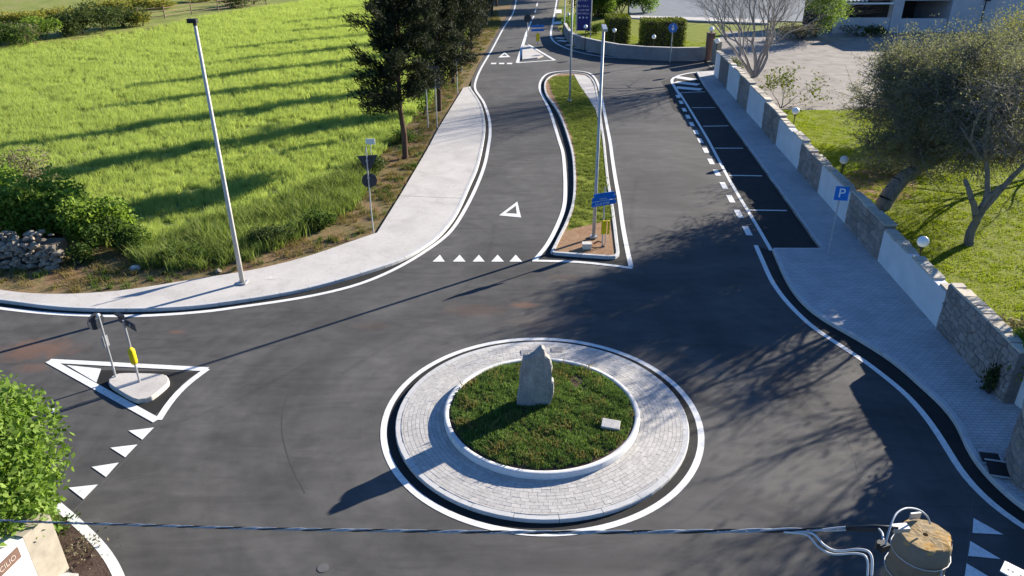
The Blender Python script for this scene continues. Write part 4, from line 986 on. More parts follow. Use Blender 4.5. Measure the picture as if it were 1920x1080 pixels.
# ------------------------------------------------------------------ bottom left house corner
t = thing("street_wall", "bright white wall with a beige stone corner and a brown name plaque, bottom left", "wall", (-9.2, 10.4, 0))
WH = 1.42
prism("stone_pier", [(-9.0, 11.03), (-9.2, 10.47), (-9.75, 10.6), (-9.6, 11.2)], 0, WH, "beige_stone", t)
prism("plaster_wall", [(-9.203, 10.462), (-9.6, 8.4), (-10.2, 8.5), (-9.76, 10.59)], 0, WH - .03, "white_plaster", t)
wd = (Vector((-9.203, 10.462, 0)) - Vector((-9.6, 8.4, 0))).normalized(); wnn = Vector((wd.y, -wd.x, 0))
def wpt(s, z, o_=.0): v = Vector((-9.203, 10.462, 0)) - wd * s + wnn * o_; return Vector((v.x, v.y, z))
pv = [wpt(s, z, o_) for o_ in (.002, .03) for s, z in ((.17, 1.10), (1.1, 1.10), (1.1, 1.34), (.17, 1.34))]
pymesh("plaque", pv, [(0, 1, 2, 3)[::-1], (4, 5, 6, 7)[::1], (0, 4, 5, 1), (1, 5, 6, 2), (2, 6, 7, 3), (3, 7, 4, 0)], "plaque_brown", t)
mt = Matrix((( wd.x, 0, wnn.x, 0), (wd.y, 0, wnn.y, 0), (0, 1, 0, 0), (0, 0, 0, 1)))
mt.translation = wpt(.46, 1.22, .034)
text_mesh("lettering", "CILIO", .15, mt, "plaque_letter", t, .002)
struct(sheet("soil_bed", [at(*p) for p in [(75, 928), (98, 948), (142, 986), (176, 1020), (198, 1048), (214, 1080), (224, 1130), (150, 1085), (131, 1067), (90, 980)]], 0.012, "brown_soil"))
struct(prism("doorstep", [(-9.15, 10.9), (-8.72, 10.85), (-8.6, 10.2), (-9.1, 10.2)], 0, .05, "rock_white"))
def weeds(name, center, n, rad, h, mat, label, cat="plant"):
    P = np.stack([rng.normal(center[0], rad * .5, n), rng.normal(center[1], rad * .5, n), rng.uniform(0.02, h, n)], 1)
    o = quads(name, cards(P, h * .45, .4), mat); return tag(o, label, cat)
weeds("weed", at(112, 992), 260, .35, .25, "weed_leaf", "low green weeds against the foot of the beige stone corner")
weeds("weed", at(160, 1030), 180, .45, .16, "dry_twig_leaf", "dry brownish weeds on the bare soil inside the curved white line")

# ------------------------------------------------------------------ far house
t = thing("house", "grey plastered house with an open carport and dark garage opening at the top right", "house", (45, 87, 0))
prism("low_wall", [(35.6, 86.5), (41.7, 86.5), (41.7, 86.8), (35.6, 86.8)], 0, 1.6, "house_plaster", t)
prism("pillar", [(41.75, 86.4), (42.85, 86.4), (42.85, 87.4), (41.75, 87.4)], 0, 5, "house_plaster", t)
prism("sill_wall", [(42.9, 86.5), (48.0, 86.5), (48.0, 86.8), (42.9, 86.8)], 0, 1.5, "house_plaster", t)
prism("wall", [(48.05, 86.3), (75, 83), (75, 95), (48.05, 95)], 0, 7, "house_plaster", t)
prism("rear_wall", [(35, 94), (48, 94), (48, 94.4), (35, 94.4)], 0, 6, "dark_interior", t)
prism("floor", [(35, 86.9), (48, 86.9), (48, 94), (35, 94)], 0, .05, "slate_paving", t)
prism("lintel", [(42.9, 86.5), (48.0, 86.5), (48, 94), (42.9, 94)], 3.35, 3.75, "house_plaster", t)
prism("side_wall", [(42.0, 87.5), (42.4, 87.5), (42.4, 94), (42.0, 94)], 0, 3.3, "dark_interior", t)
prism("roof_beam", [(35.6, 86.4), (41.7, 86.4), (41.7, 86.6), (35.6, 86.6)], 3.0, 3.16, "sign_white", t)
for k in range(9):
    MB().box((35.9 + k * .42, 88.4, 3.32), (.16, 3.6, .12), R(-14)).build("slat", "white_slat", t)
prism("roof", [(38.9, 86.8), (41.7, 86.8), (41.7, 94), (36, 94)], 3.4, 3.55, "house_plaster", t)
MB().tube([(51.2, 85.6, 0), (51.2, 85.6, 3.4)], .06, 8).box((51.3, 85.5, 3.45), (.5, .3, .18)).build("downpipe_lamp", "black_plastic", t)
# car behind the low wall
def car(cx, cy, yaw, label):
    t = thing("parked_car", label, "car", (cx, cy, .05)); M_ = rotz_frame(cx, cy, .05, yaw)
    prof = [(-2.1, .35), (-2.15, .75), (-1.95, .92), (-1.25, 1.0), (-.6, 1.42), (.55, 1.46), (1.3, 1.02), (2.0, .92), (2.15, .7), (2.1, .35)]
    n = len(prof); vs = []
    for s, k in ((-.78, .86), (-.85, 1), (.85, 1), (.78, .86)):
        vs += [M_ @ Vector((x, s * (1 if z < 1.05 else .8), z if k == 1 else .4 + (z - .4) * 1.0)) for x, z in prof]
    fs = [(j * n + i, j * n + i + 1, (j + 1) * n + i + 1, (j + 1) * n + i) for j in range(3) for i in range(n - 1)] + [(j * n, (j + 1) * n, (j + 2) * n - 1, (j + 1) * n - 1) for j in range(3)] + [tuple(range(n)), tuple(range(3 * n, 4 * n))[::-1]]
    bevelled(pymesh("body", vs, fs, "car_paint", t, False), .04, 2)
    for s in (-1, 1):
        q = [(-1.05, 1.05), (-.55, 1.37), (.5, 1.40), (1.1, 1.05)]
        pymesh("side_window", [M_ @ Vector((x, s * (.855 if z < 1.1 else .70), z)) for x, z in q], [(0, 1, 2, 3)], "car_glass", t)
        for wx in (-1.3, 1.3):
            wv = [M_ @ Vector((wx, s * .72, .32)), M_ @ Vector((wx, s * .9, .32))]
            MB().tube(wv, .32, 20).build("wheel", "rubber", t)
    pymesh("windscreen", [M_ @ Vector(v) for v in [(-1.27, -.74, 1.02), (-1.27, .74, 1.02), (-.63, .6, 1.41), (-.63, -.6, 1.41)]], [(0, 1, 2, 3)], "car_glass", t)
    for s in (-.6, .6): MB().box(M_ @ Vector((-2.1, s, .72)), (.12, .3, .14), yaw).build("headlight", "sign_white", t)
car(38.0, 89.2, R(6), "dark red parked car under the white slatted carport behind the low wall")

# rail fence and stakes far left
t = thing("rail_fence", "weathered wooden rail fence among weeds beyond the green field", "fence", (*at(300, 30), 0))
fpts = [at(*p) for p in [(215, 52), (262, 40), (310, 36), (360, 28), (410, 22), (455, 16), (500, 12)]]
for p in fpts: MB().tube([(*p, 0), (*p, 1.7)], .07, 6).build("post", "rail_wood", t)
for a, b_ in zip(fpts, fpts[1:]):
    for z in (.45, .95, 1.4): MB().tube([(*a, z + random.uniform(-.05, .05)), (*b_, z + random.uniform(-.05, .05))], .045, 5).build("rail", "rail_wood", t)

# dry stone wall, left
t = thing("dry_stone_wall", "crumbling dry stone wall under the leafy bush at the left edge", "wall", (*at(60, 505), 0))
def rock(c, r, mat="dry_stone", parent=None, name="stone"):
    bm = bmesh.new(); bmesh.ops.create_icosphere(bm, subdivisions=1, radius=1)
    M_ = Matrix.Translation(c) @ Matrix.Rotation(random.uniform(0, 6), 4, 'Z') @ Matrix.Rotation(random.uniform(-.4, .4), 4, 'X') @ Matrix.Diagonal((r * random.uniform(.9, 1.4), r * random.uniform(.7, 1), r * random.uniform(.5, .8), 1))
    for v in bm.verts: v.co *= random.uniform(.8, 1.15); v.co = M_ @ v.co
    me = bpy.data.meshes.new(name); bm.to_mesh(me); bm.free(); return link(name, me, mat, parent)
ax, ay = at(-60, 512); bx, by = at(112, 508)
for k in range(290):
    u = random.random(); z = random.uniform(.05, 1.15) * (1 if u < .8 else .7); 
    if z > 1.15 - .5 * max(0, u - .75) * 4: continue
    rock((ax + (bx - ax) * u, ay + (by - ay) * u + z * .55 + (random.uniform(0, .7) if z > .95 else random.uniform(-.06, .06)), z), random.uniform(.09, .16), parent=t)
cor = MB(); cor.add(*prism_vf([(ax, ay + .55), (bx - .4, by + .55), (bx - .4, by + 1.5), (ax, ay + 1.5)], -.05, .72)); cor.build("rubble_core", "dry_stone", t)
for px, py, r, lab in [(253, 503, .20, "pale boulder at the edge of the dirt verge below the bush"), (145, 494, .13, "small reddish stone on the verge near the dry stone wall"), (409, 508, .14, "small pale stone beside the foot of the left lamp pole")]:
    x, y = at(px, py, .1); o = rock((x, y, .1), r, "rock_white" if px == 253 else "dry_stone", None, "boulder"); tag(o, lab, "stone")
x, y = at(432, 480, .1); o = MB().tube([(x - .5, y + .2, .25), (x + .05, y - .05, .12)], .03, 6).build("fallen_stick", "pale_bark"); tag(o, "pale stick lying in the weeds left of the lamp pole", "stick")

# ------------------------------------------------------------------ trees
FAT = False
def grow(S, T, p, d, L, r, lv, mx, spread, up, nch, shr, jit=.18, wob=4):
    p = np.array(p, float); d = np.array(d, float); d /= np.linalg.norm(d); n = wob if lv < mx else 2
    pts = [p.copy()]; rad = [r]; re = r * (.55 if lv < mx else .3)
    for i in range(n):
        d = d + rng.normal(0, jit, 3) + np.array([0, 0, up]); d /= np.linalg.norm(d); p = p + d * L / n
        pts.append(p.copy()); rad.append(r + (re - r) * (i + 1) / n)
        S.append((pts[-2], pts[-1], rad[-2], rad[-1]))
        if lv < mx:
            k = nch if i == n - 1 else (1 if (i >= 1 or lv > 0) and random.random() < .85 else 0)
            for _ in range(k):
                q = rng.normal(size=3); q -= d * q.dot(d); q /= np.linalg.norm(q); nd = d + q * spread * random.uniform(.6, 1.3)
                grow(S, T, p, nd, L * shr * random.uniform(.75, 1.2), rad[-1] * ((.92 if FAT else .72) if i == n - 1 else (.75 if FAT else .55)), lv + 1, mx, spread, up, nch, shr, jit, wob)
        else: T.append((p.copy(), d.copy()))
def tree(name, label, base, L, r, mx, spread, up, nch, shr, barkm, leafm=None, nper=0, lsize=.1, lscat=.3, lean=(0, 0, 1), starts=None, cat="tree", jit=.18, group=None, asp=.4, lim=None, fat=False):
    reseed(label)
    global FAT; FAT = fat
    t = thing(name, label, cat, (*base, 0), group); S = []; T = []
    if starts is None: grow(S, T, (*base, -.05), lean, L, r, 0, mx, spread, up, nch, shr, jit)
    else:
        for d, LL, rr2 in starts: grow(S, T, (*base, -.05), d, LL, rr2, 0, mx, spread, up, nch, shr, jit)
    if lim is not None:                      # pruned back on the street side, clear of the wall
        wx = lambda q: q[0] - (wallx(q[1]) + .9)
        S = [s for s in S if wx(s[1]) > 0]; T = [q for q in T if wx(q[0]) > 0]
    big = [s for s in S if s[2] > .03]; small = [s for s in S if s[2] <= .03]
    segs_mesh("trunk", big, barkm, t, 9)
    if small: segs_mesh("twigs", small, barkm, t, 3)
    if leafm and T:
        P = np.array([q[0] for q in T]); P = np.repeat(P, nper, 0); P = P + rng.normal(0, lscat, P.shape)
        quads("crown", cards(P, lsize, asp), leafm, t)
    print(name, len(S), len(T)); return t
def cypress(base, h, wid, z0, label, nl, seed):
    reseed(label)
    t = thing("cypress_tree", label, "tree", (*base, 0), "dark cypress trees along the left of the road")
    S = []; x, y = base; pts = [(x, y, -.1)]; 
    for k in range(1, 9): pts.append((x + random.uniform(-.08, .08), y + random.uniform(-.08, .08), h * k / 8))
    for k in range(8): S.append((pts[k], pts[k + 1], .17 * (1 - k / 8.6), .17 * (1 - (k + 1) / 8.6)))
    P = []; Dr = []
    nb = int(h * 9)
    for k in range(nb):
        z = z0 + (h - z0) * (k / nb) ** .9; rel = (z - z0) / (h - z0); ln = wid * (1 - rel ** 1.25) * random.choice((.4, .6, .8, 1.0, 1.5)) * random.uniform(.8, 1.1) * (.75 + .25 * min(1, rel * 5)) + .2
        a = random.uniform(0, 6.283); dx, dy = math.cos(a), math.sin(a); rise = random.uniform(-.1, .9)
        tip = np.array([x + dx * ln, y + dy * ln, z + ln * rise]); b0 = np.array([x, y, z]); S.append((b0, (b0 + tip) / 2, .03, .02)); S.append(((b0 + tip) / 2, tip, .02, .006))
        m = max(6, int(nl / nb)); u = rng.uniform(.25, 1.08, m) ** .8; q = b0 + (tip - b0) * u[:, None]; q = q + rng.normal(0, .13 + .05 * (1 - rel), (m, 3)) * np.array([1, 1, 1.1])
        P.append(q); Dr.append(np.tile((tip - b0) / ln + np.array([0, 0, .5]), (m, 1)))
    segs_mesh("trunk", S, "brown_bark", t, 7)
    P = np.concatenate(P); quads("crown", cards(P, .34, .16, .1, np.concatenate(Dr)), "cypress_leaf", t); return t
cyp = [((760, 297), 10.8, 2.5, 2.5, 36000, "nearest cypress tree with bare lower trunk beside the left sidewalk"),
       ((824, 208), 11, 1.8, 1.5, 32000, "second cypress tree from the sidewalk, dense and dark behind the two post panel"),
       ((850, 158), 11, 1.7, 1.5, 24000, "third cypress tree from the sidewalk beside the thin sign posts"),
       ((868, 121), 10.5, 1.6, 1.3, 17000, "fourth cypress tree from the sidewalk, where the road narrows"),
       ((884, 92), 11, 1.6, 1.3, 15000, "fifth cypress tree from the sidewalk in the roadside row"),
       ((899, 68), 10, 1.6, 1.2, 8000, "sixth cypress tree from the sidewalk in the roadside row"),
       ((912, 47), 11, 1.6, 1.2, 7000, "seventh cypress tree from the sidewalk in the roadside row"),
       ((922, 28), 10, 1.6, 1.2, 6000, "eighth cypress tree from the sidewalk in the roadside row"),
       ((931, 12), 11, 1.6, 1.2, 6000, "ninth cypress tree from the sidewalk at the top of the view"),
       ((938, -4), 11, 1.6, 1.2, 5000, "farthest cypress tree of the roadside row")]
for p, h, wd_, z0, nl, lab in cyp: cypress(at(*p, .05), h, wd_, z0, lab, nl, 1)

def crown_tree(name, label, base, forks, tr, cen, rad, nl, lr, tw, lp_, barkm, leafm, lsize, keep=None, cat="tree", lk=.30):
    """forked trunk; one bent limb to every lump of the crown; twigs and leaves fan out inside each lump"""
    reseed(label); t = thing(name, label, cat, (*base, 0)); S = []; P = []
    base = np.array([*base, -.05]); cen = np.array(cen, float); rad = np.array(rad, float)
    fk = [np.array(f, float) for f in forks]; f0 = fk[0]
    def limb(a, b_, r0, r1, n=6, sag=.12):
        L = np.linalg.norm(b_ - a); m = (a + b_) / 2 + rng.normal(0, L * sag, 3) + np.array([0, 0, L * .10]); last = a
        for q in range(1, n + 1):
            u = q / n; p = (1 - u) ** 2 * a + 2 * u * (1 - u) * m + u * u * b_ + rng.normal(0, L * .012, 3) * (1 - u)
            S.append((last, p, r0 + (r1 - r0) * (q - 1) / n, r0 + (r1 - r0) * q / n)); last = p
    limb(base, f0, tr, tr * .8, 6, .06)
    for f in fk[1:]: limb(f0, f, tr * .68, tr * .42)
    L_ = []
    while len(L_) < nl:
        v = rng.normal(size=3); v /= np.linalg.norm(v); u = rng.uniform(.25, 1.0) ** .6 * .85; c = cen + v * rad * u
        if keep and not keep(c, lr * .8): continue
        if all(np.linalg.norm(c - o) > lr * .55 for o in L_): L_.append(c)
        elif random.random() < .03: L_.append(c)
    for c in L_:
        f = min(fk[1:], key=lambda q: np.linalg.norm(q - c)); limb(f, c, tr * lk, .022, 6, .16)
        for _ in range(tw):
            v = rng.normal(size=3); v[2] = v[2] * .8 + .15; v /= np.linalg.norm(v); ln = lr * rng.uniform(.5, 1.25)
            a = c + rng.normal(0, lr * .15, 3); b_ = a + v * ln * .55 + rng.normal(0, .08, 3); e = b_ + (v + rng.normal(0, .35, 3)) * ln * .5
            if keep and not keep(e, .1): continue
            S.append((a, b_, .016, .011)); S.append((b_, e, .011, .004))
            n = int(lp_ * rng.uniform(.3, 1.6)); u = rng.uniform(0, 1, n)[:, None]; P.append(b_ + (e - b_) * (u * 1.5 - .5) + rng.normal(0, .10, (n, 3)))
    segs_mesh("trunk", [q for q in S if q[2] > .03], barkm, t, 10); segs_mesh("twigs", [q for q in S if q[2] <= .03], barkm, t, 3)
    P = np.concatenate(P); quads("crown", cards(P, lsize, .38), leafm, t); print(name, len(S), len(P)); return t
# big spreading tree
B1 = at(1652, 392)
bx_, by_ = B1
clear = lambda q, m: q[0] - m > wallx(q[1]) + .5
crown_tree("spreading_tree", "large spreading grey green tree with a leaning dark trunk on the lawn at the right", B1, [(bx_ + 1.5, by_ + .5, 1.7), (bx_ + .6, by_ + .9, 3.2), (bx_ + 2.6, by_ + .2, 3.3), (bx_ + 2.0, by_ + 1.4, 3.5), (bx_ + 4.0, by_ + .8, 3.1)], .36,
           (bx_ + 1.9, by_ + .8, 4.2), (5.0, 4.6, 2.9), 60, 1.4, 72, 34, "grey_bark", "olive_leaf", .105, clear)
B2 = at(1815, 461)
fx, fy = B2
crown_tree("forked_tree", "nearly bare forked pale trunked tree on the sunlit lawn", B2, [(fx + .05, fy, 1.05), (fx - .75, fy + .2, 2.7), (fx + .95, fy + .1, 2.6), (fx + .15, fy + .6, 3.3), (fx + 1.7, fy + .3, 3.6)], .19,
           (fx + .4, fy + .5, 5.0), (3.0, 2.7, 2.1), 24, 1.05, 30, 4, "grey_bark", "olive_leaf", .095, clear, lk=.45)
tree("bare_tree", "bare pale grey tree with many upright branches behind the far end of the garden wall", at(1415, 145), 2.2, .2, 5, .5, .10, 2, .82, "pale_bark", None,
     starts=[((-.7, .1, 1), 3.6, .15), ((-.25, .2, 1), 3.9, .17), ((.2, 0, 1), 3.9, .17), ((.7, .2, .9), 3.7, .15), ((0, -.3, 1), 3.4, .13), ((.45, .4, 1), 3.7, .14)])
B5 = (21.9, 21.0)
tree("bare_tree", "bare branching tree on the lawn just outside the right edge of the view", B5, 2.6, .2, 4, .6, .04, 2, .82, "grey_bark", "olive_leaf", 2, .12, .3, jit=.12, starts=[((-.3, 0, 1), 3.0, .17), ((.3, .2, 1), 3.0, .15)], fat=True)
B6 = at(1960, 330)
tree("lawn_tree", "thin branching tree at the right edge behind the forked tree", B6, 2.6, .16, 4, .6, .04, 2, .8, "grey_bark", "olive_leaf", 3, .12, .3, starts=[((-.4, 0, 1), 2.7, .14), ((.3, .2, 1), 2.7, .12)])
crown_tree("dense_tree", "olive green tree behind the big spreading tree near the house", (26.0, 44.0), [(26.3, 44, 1.6), (25.2, 44, 3.0), (27.5, 44.5, 3.0)], .25, (26, 44, 4.0), (3.8, 3.0, 2.6), 22, 1.3, 40, 16, "grey_bark", "olive_leaf", .13)
tree("yellowing_tree", "sparse yellowish tree in front of the grey house wall, top right", at(1880, 160), 2.2, .14, 4, .6, .04, 2, .8, "grey_bark", "yellow_weed_leaf", 5, .14, .35, starts=[((-.2, 0, 1), 2.2, .12), ((.3, .1, 1), 2.0, .1)])
tree("shrub_tree", "small yellow leaved shrub at the edge of the paved yard", at(1463, 203), 1.1, .05, 3, .6, .02, 2, .75, "grey_bark", "hedge_leaf", 2, .24, .2, starts=[((.35, 0, 1), 1.3, .04), ((-.1, .2, 1), 1.1, .035), ((.9, .3, .8), 1.6, .04)])
tree("green_tree", "small green tree left of the carport at the top of the view", at(1528, 70), 1.9, .16, 4, .6, .02, 2, .8, "dark_bark", "fig_leaf", 10, .22, .4)
# trees right of the far road whose shade crosses it
for k, (x, y, lab) in enumerate([(8.6, 104, "green roadside tree behind the tall blue sign"), (9.2, 116, "second green roadside tree beyond the blue sign"), (9.0, 130, "third green roadside tree beyond the blue sign")]):
    tree("roadside_tree", lab, (x, y), 2.8, .2, 4, .6, .05, 2, .8, "dark_bark", "weed_leaf", 70, .26, .5)
# bottom left tree
tl = at(10, 850, 2.6)
def blob_bush(name, label, c, rx, ry, h, nl, lsize, leafm, lumps=9, stems=6, cat="bush", zmin=.1, barkm="dark_bark", asp=.55, group=None):
    reseed(label); t = thing(name, label, cat, (c[0], c[1], 0), group); P = []
    cs = [np.array([c[0] + rx * .6 * rng.uniform(-1, 1), c[1] + ry * .6 * rng.uniform(-1, 1), max(zmin, h * rng.uniform(.35, .8))]) for _ in range(lumps)]
    per = nl // lumps
    for q in cs:
        v = rng.normal(size=(per, 3)); v /= np.linalg.norm(v, axis=1)[:, None]; rad = rng.uniform(.45, 1.08, per) ** .5
        sc_ = np.array([rx * .5, ry * .5, h * .38]) * rng.uniform(.7, 1.15); P.append(q + v * rad[:, None] * sc_ + rng.normal(0, lsize * .4, (per, 3)))
    P = np.concatenate(P); P[:, 2] = np.maximum(P[:, 2], .06)
    quads("foliage", cards(P, lsize, asp), leafm, t)
    S = []
    for q in random.sample(cs, min(stems, len(cs))):
        m = (np.array([c[0], c[1], 0]) + q) / 2 + rng.normal(0, .1, 3); S.append(((c[0], c[1], -.05), m, .05, .035)); S.append((m, q, .035, .015))
        for _ in range(4): S.append((q, q + rng.normal(0, .35, 3) * np.array([rx, ry, h]) * .5, .015, .005))
    segs_mesh("stems", S, barkm, t, 5); return t
blob_bush("leafy_tree", "bright green leafy tree filling the left edge above the white wall", (tl[0] - .72, tl[1] + .0), 1.45, 1.6, 3.8, 27000, .14, "citrus_leaf", 26, 10, "tree", 1.2)
blob_bush("climbing_plant", "bright green foliage spilling over the white wall at the bottom left", (-9.75, 11.35), .6, .45, 1.9, 1500, .10, "citrus_leaf", 9, 4, "plant", 1.1)
for px, py, rx, h, n, lf, lab in [(1122, 34, 2.2, 4.6, 5200, "fig_leaf", "dense green tree between the tall blue sign and the narrow hedge"), (1165, 26, 2.8, 5.0, 6000, "weed_leaf", "wide dark green tree behind the narrow hedge"), (1207, 24, 2.0, 4.6, 5200, "citrus_leaf", "yellow green leafy tree at the corner of the paved lot behind the wide hedge")]:
    blob_bush("green_tree", lab, at(px, py), rx, 2.0, h, n, .26, lf, 12, 6, "tree", 1.0)
# left bushes
for px, py, rx, ry, h, nl, ls, lf, lab in [
    (20, 446, 1.7, 1.2, 2.3, 5000, .20, "fig_leaf", "broad leaved green bush above the dry stone wall at the left edge"),
    (88, 438, 1.7, 1.2, 2.6, 5500, .20, "fig_leaf", "tall broad leaved bush behind the dry stone wall, middle of the thicket"),
    (176, 452, 1.6, 1.2, 1.9, 4400, .19, "fig_leaf", "broad leaved bush with dark hollow at the right of the thicket"),
    (230, 468, 1.1, 1.0, 1.2, 2200, .14, "weed_leaf", "lower green bush at the right tip of the thicket"),
    (30, 400, 2.0, 1.5, 2.4, 4200, .15, "fig_leaf", "green bush behind the thicket near the dry grey shrub"),
    (150, 492, .8, .5, .8, 900, .12, "weed_leaf", "small leafy weed clump hanging by the dirt verge"),
    (45, 350, 2.3, 1.8, 2.0, 3600, .12, "dry_twig_leaf", "dry greyish brown shrub at the left edge of the field"),
    (350, 486, 1.0, .6, .6, 1200, .12, "weed_leaf", "low weedy shrub left of the lamp pole"),
    (520, 456, 1.1, .6, .8, 1700, .12, "dark_shrub_leaf", "dark low shrub between the lamp pole and the triangle sign"),
    (597, 425, .9, .6, .7, 1300, .12, "weed_leaf", "green low shrub at the field edge left of the triangle sign"),
    (700, 320, 1.0, 1.0, .8, 1400, .13, "dark_shrub_leaf", "dark undergrowth at the foot of the nearest cypress"),
    (760, 265, .9, .9, .8, 1000, .13, "weed_leaf", "undergrowth behind the nearest cypress trunk"),
    (795, 215, .6, 1.2, 2.6, 1400, .14, "fig_leaf", "ivy green shrub between the first and second cypress")]:
    blob_bush("bush", lab, at(px, py, .1), rx, ry, h, nl, ls, lf, 8, 5)
k = 0
for px, py, rx, h, lf, lab in [(-120, 118, 4, 2.2, "weed_leaf", "green shrub at the left edge beyond the field"), (10, 92, 3.5, 2.4, "weed_leaf", "mid green shrub at the near left of the far hedgerow"), (45, 84, 2.4, 2.2, "dry_twig_leaf", "brownish shrub in the far hedgerow"), (85, 76, 2.6, 2.3, "fig_leaf", "bright green shrub in the far hedgerow"), (120, 70, 2.6, 2.6, "dark_shrub_leaf", "dark green shrub left of the hedgerow middle"),
                               (158, 66, 2.6, 2.9, "dark_shrub_leaf", "tall dark shrub in the middle of the far hedgerow"), (195, 60, 3.0, 3.0, "dark_shrub_leaf", "tallest dark shrub of the far hedgerow"), (238, 52, 2.6, 2.6, "dark_shrub_leaf", "dark shrub at the right end of the far hedgerow"), (268, 50, 1.6, 1.6, "yellow_weed_leaf", "yellow green weeds at the end of the far hedgerow"),
                               (440, 16, 2.4, 2.2, "dark_shrub_leaf", "dark shrub at the top of the view beyond the field"), (475, 10, 2.6, 2.4, "dark_shrub_leaf", "dark shrub right of the wooden rail fence"),
                               (40, 45, 4, 1.3, "yellow_weed_leaf", "yellowish weeds behind the far hedgerow at left"), (120, 38, 4, 1.3, "yellow_weed_leaf", "yellowish weeds behind the middle of the far hedgerow"), (200, 25, 4, 1.6, "yellow_weed_leaf", "tall yellow weeds behind the dark shrubs"), (290, 18, 4, 1.5, "yellow_weed_leaf", "tall yellow weeds behind the rail fence"), (380, 4, 4, 1.6, "yellow_weed_leaf", "yellow weeds at the top edge behind the rail fence")]:
    blob_bush("shrub", lab, at(px, py), rx, 1.8, h, int(1500 * rx / 2), .26, lf, 9, 4)
# right side bushes
blob_bush("bush", "dry yellowish grass tussock on the lawn behind the near end of the garden wall", at(1872, 640, .1), .9, .9, .75, 1800, .16, "dry_twig_leaf", 7, 3)
blob_bush("bush", "green bush spilling over the near end of the garden wall", (13.75, 17.1), .75, .8, 2.0, 2600, .13, "fig_leaf", 9, 4)
blob_bush("creeper", "dark creeper hanging down the street face of the stone panel", (12.95, 16.9), .22, .3, 1.1, 500, .10, "dark_shrub_leaf", 5, 2, "plant")
blob_bush("bush", "low shrub at the foot of the bare pale tree", at(1372, 128), 1.6, 1.5, .9, 1500, .15, "dark_shrub_leaf", 7, 4)
blob_bush("bush", "dark shrub in front of the carport low wall", (37.5, 84), 2.8, 1.0, 1.1, 1600, .2, "dark_shrub_leaf", 7, 4)
blob_bush("bush", "dry shrub left of the carport", (30.5, 82), 3.0, 2.0, 1.6, 2200, .2, "dry_twig_leaf", 8, 5)
blob_bush("bush", "green garden shrub between the blue sign and the narrow hedge", at(1118, 62, .1), 1.3, 1.2, 1.2, 1400, .16, "weed_leaf", 6, 3)
blob_bush("bush", "pale green shrub under the tall blue sign", at(1072, 52), 1.2, 2.5, 1.4, 1400, .16, "fig_leaf", 6, 3)
blob_bush("undergrowth", "grey green undergrowth around the leaning trunk", at(1700, 330), 2.6, 1.6, .8, 2600, .12, "olive_leaf", 9, 4)
# house tree mass just off the right edge, its shade falls on the lower right of the road
for x, y, rx, ry, h, lab in [(15.2, 17.3, 1.0, 1.3, 3.7, "tall evergreen shrub behind the curved gate wall, off the right edge"), (16.2, 13.6, 2.2, 1.8, 4.0, "dense evergreen shrub behind the rubble pier, off the right edge"), (17.5, 15.8, 2.0, 1.8, 3.3, "evergreen shrub inside the gate, off the right edge"), (14.9, 9.2, 2.0, 2.2, 3.0, "evergreen shrub beyond the rubble pier, near the bottom right corner")]:
    blob_bush("evergreen_shrub", lab, (x, y), rx, ry, h, 5000, .18, "dark_shrub_leaf", 14, 6, zmin=.5)

def hedge(x0, x1, y0, y1, h, label):
    t = thing("clipped_hedge", label, "hedge", ((x0 + x1) / 2, (y0 + y1) / 2, 0))
    MB().box(((x0 + x1) / 2, (y0 + y1) / 2, h / 2 - .05), (x1 - x0 - .3, y1 - y0 - .3, h - .25)).build("core", "dark_bark", t)
    A = (x1 - x0) * (y1 - y0); P = []
    def face(n, f): P.append(f(rng.uniform(0, 1, n), rng.uniform(0, 1, n)))
    d = 130
    face(int(A * d), lambda u, v: np.stack([x0 + (x1 - x0) * u, y0 + (y1 - y0) * v, np.full(len(u), h) + rng.normal(0, .06, len(u))], 1))
    for yy in (y0, y1): face(int((x1 - x0) * h * d), lambda u, v: np.stack([x0 + (x1 - x0) * u, yy + rng.normal(0, .07, len(u)), h * v], 1))
    for xx in (x0, x1): face(int((y1 - y0) * h * d), lambda u, v: np.stack([xx + rng.normal(0, .07, len(u)), y0 + (y1 - y0) * u, h * v], 1))
    quads("foliage", cards(np.concatenate(P), .17, .6), "hedge_leaf", t)
hx0, hy = at(1139, 84); hx1, _ = at(1182, 84); hedge(hx0, hx1 - .1, hy, hy + 3.2, 2.6, "narrow clipped box hedge with sunlit yellow green top behind the far wall")
hx0, hy = at(1205, 89); hx1, _ = at(1284, 89); hedge(hx0, hx1, hy, hy + 2.6, 2.5, "wide clipped box hedge with sunlit yellow green top behind the far wall")

# ------------------------------------------------------------------ grass
wheat = clump_mesh("wheat_tuft", 40, .36, .018, .27, .30, "wheat_blade")
P = sample_poly(field_poly, 13.0); d = np.hypot(P[:, 0], P[:, 1]); keep = (P[:, 0] > -75) & (rng.uniform(0, 1, len(P)) < np.clip(40 / d, .4, 1)); P = P[keep]; d = d[keep]
h_ = 0.95 + .13 * vnoise(P, .35, 1) + .08 * vnoise(P, 1.7, 2); print("wheat", len(P))
scatter("wheat_grass", np.c_[P, np.full(len(P), .10)], np.clip(h_, .5, 1.5) * np.clip(d / 45, 1, 1.25) * rng.uniform(.85, 1.15, len(P)), wheat)
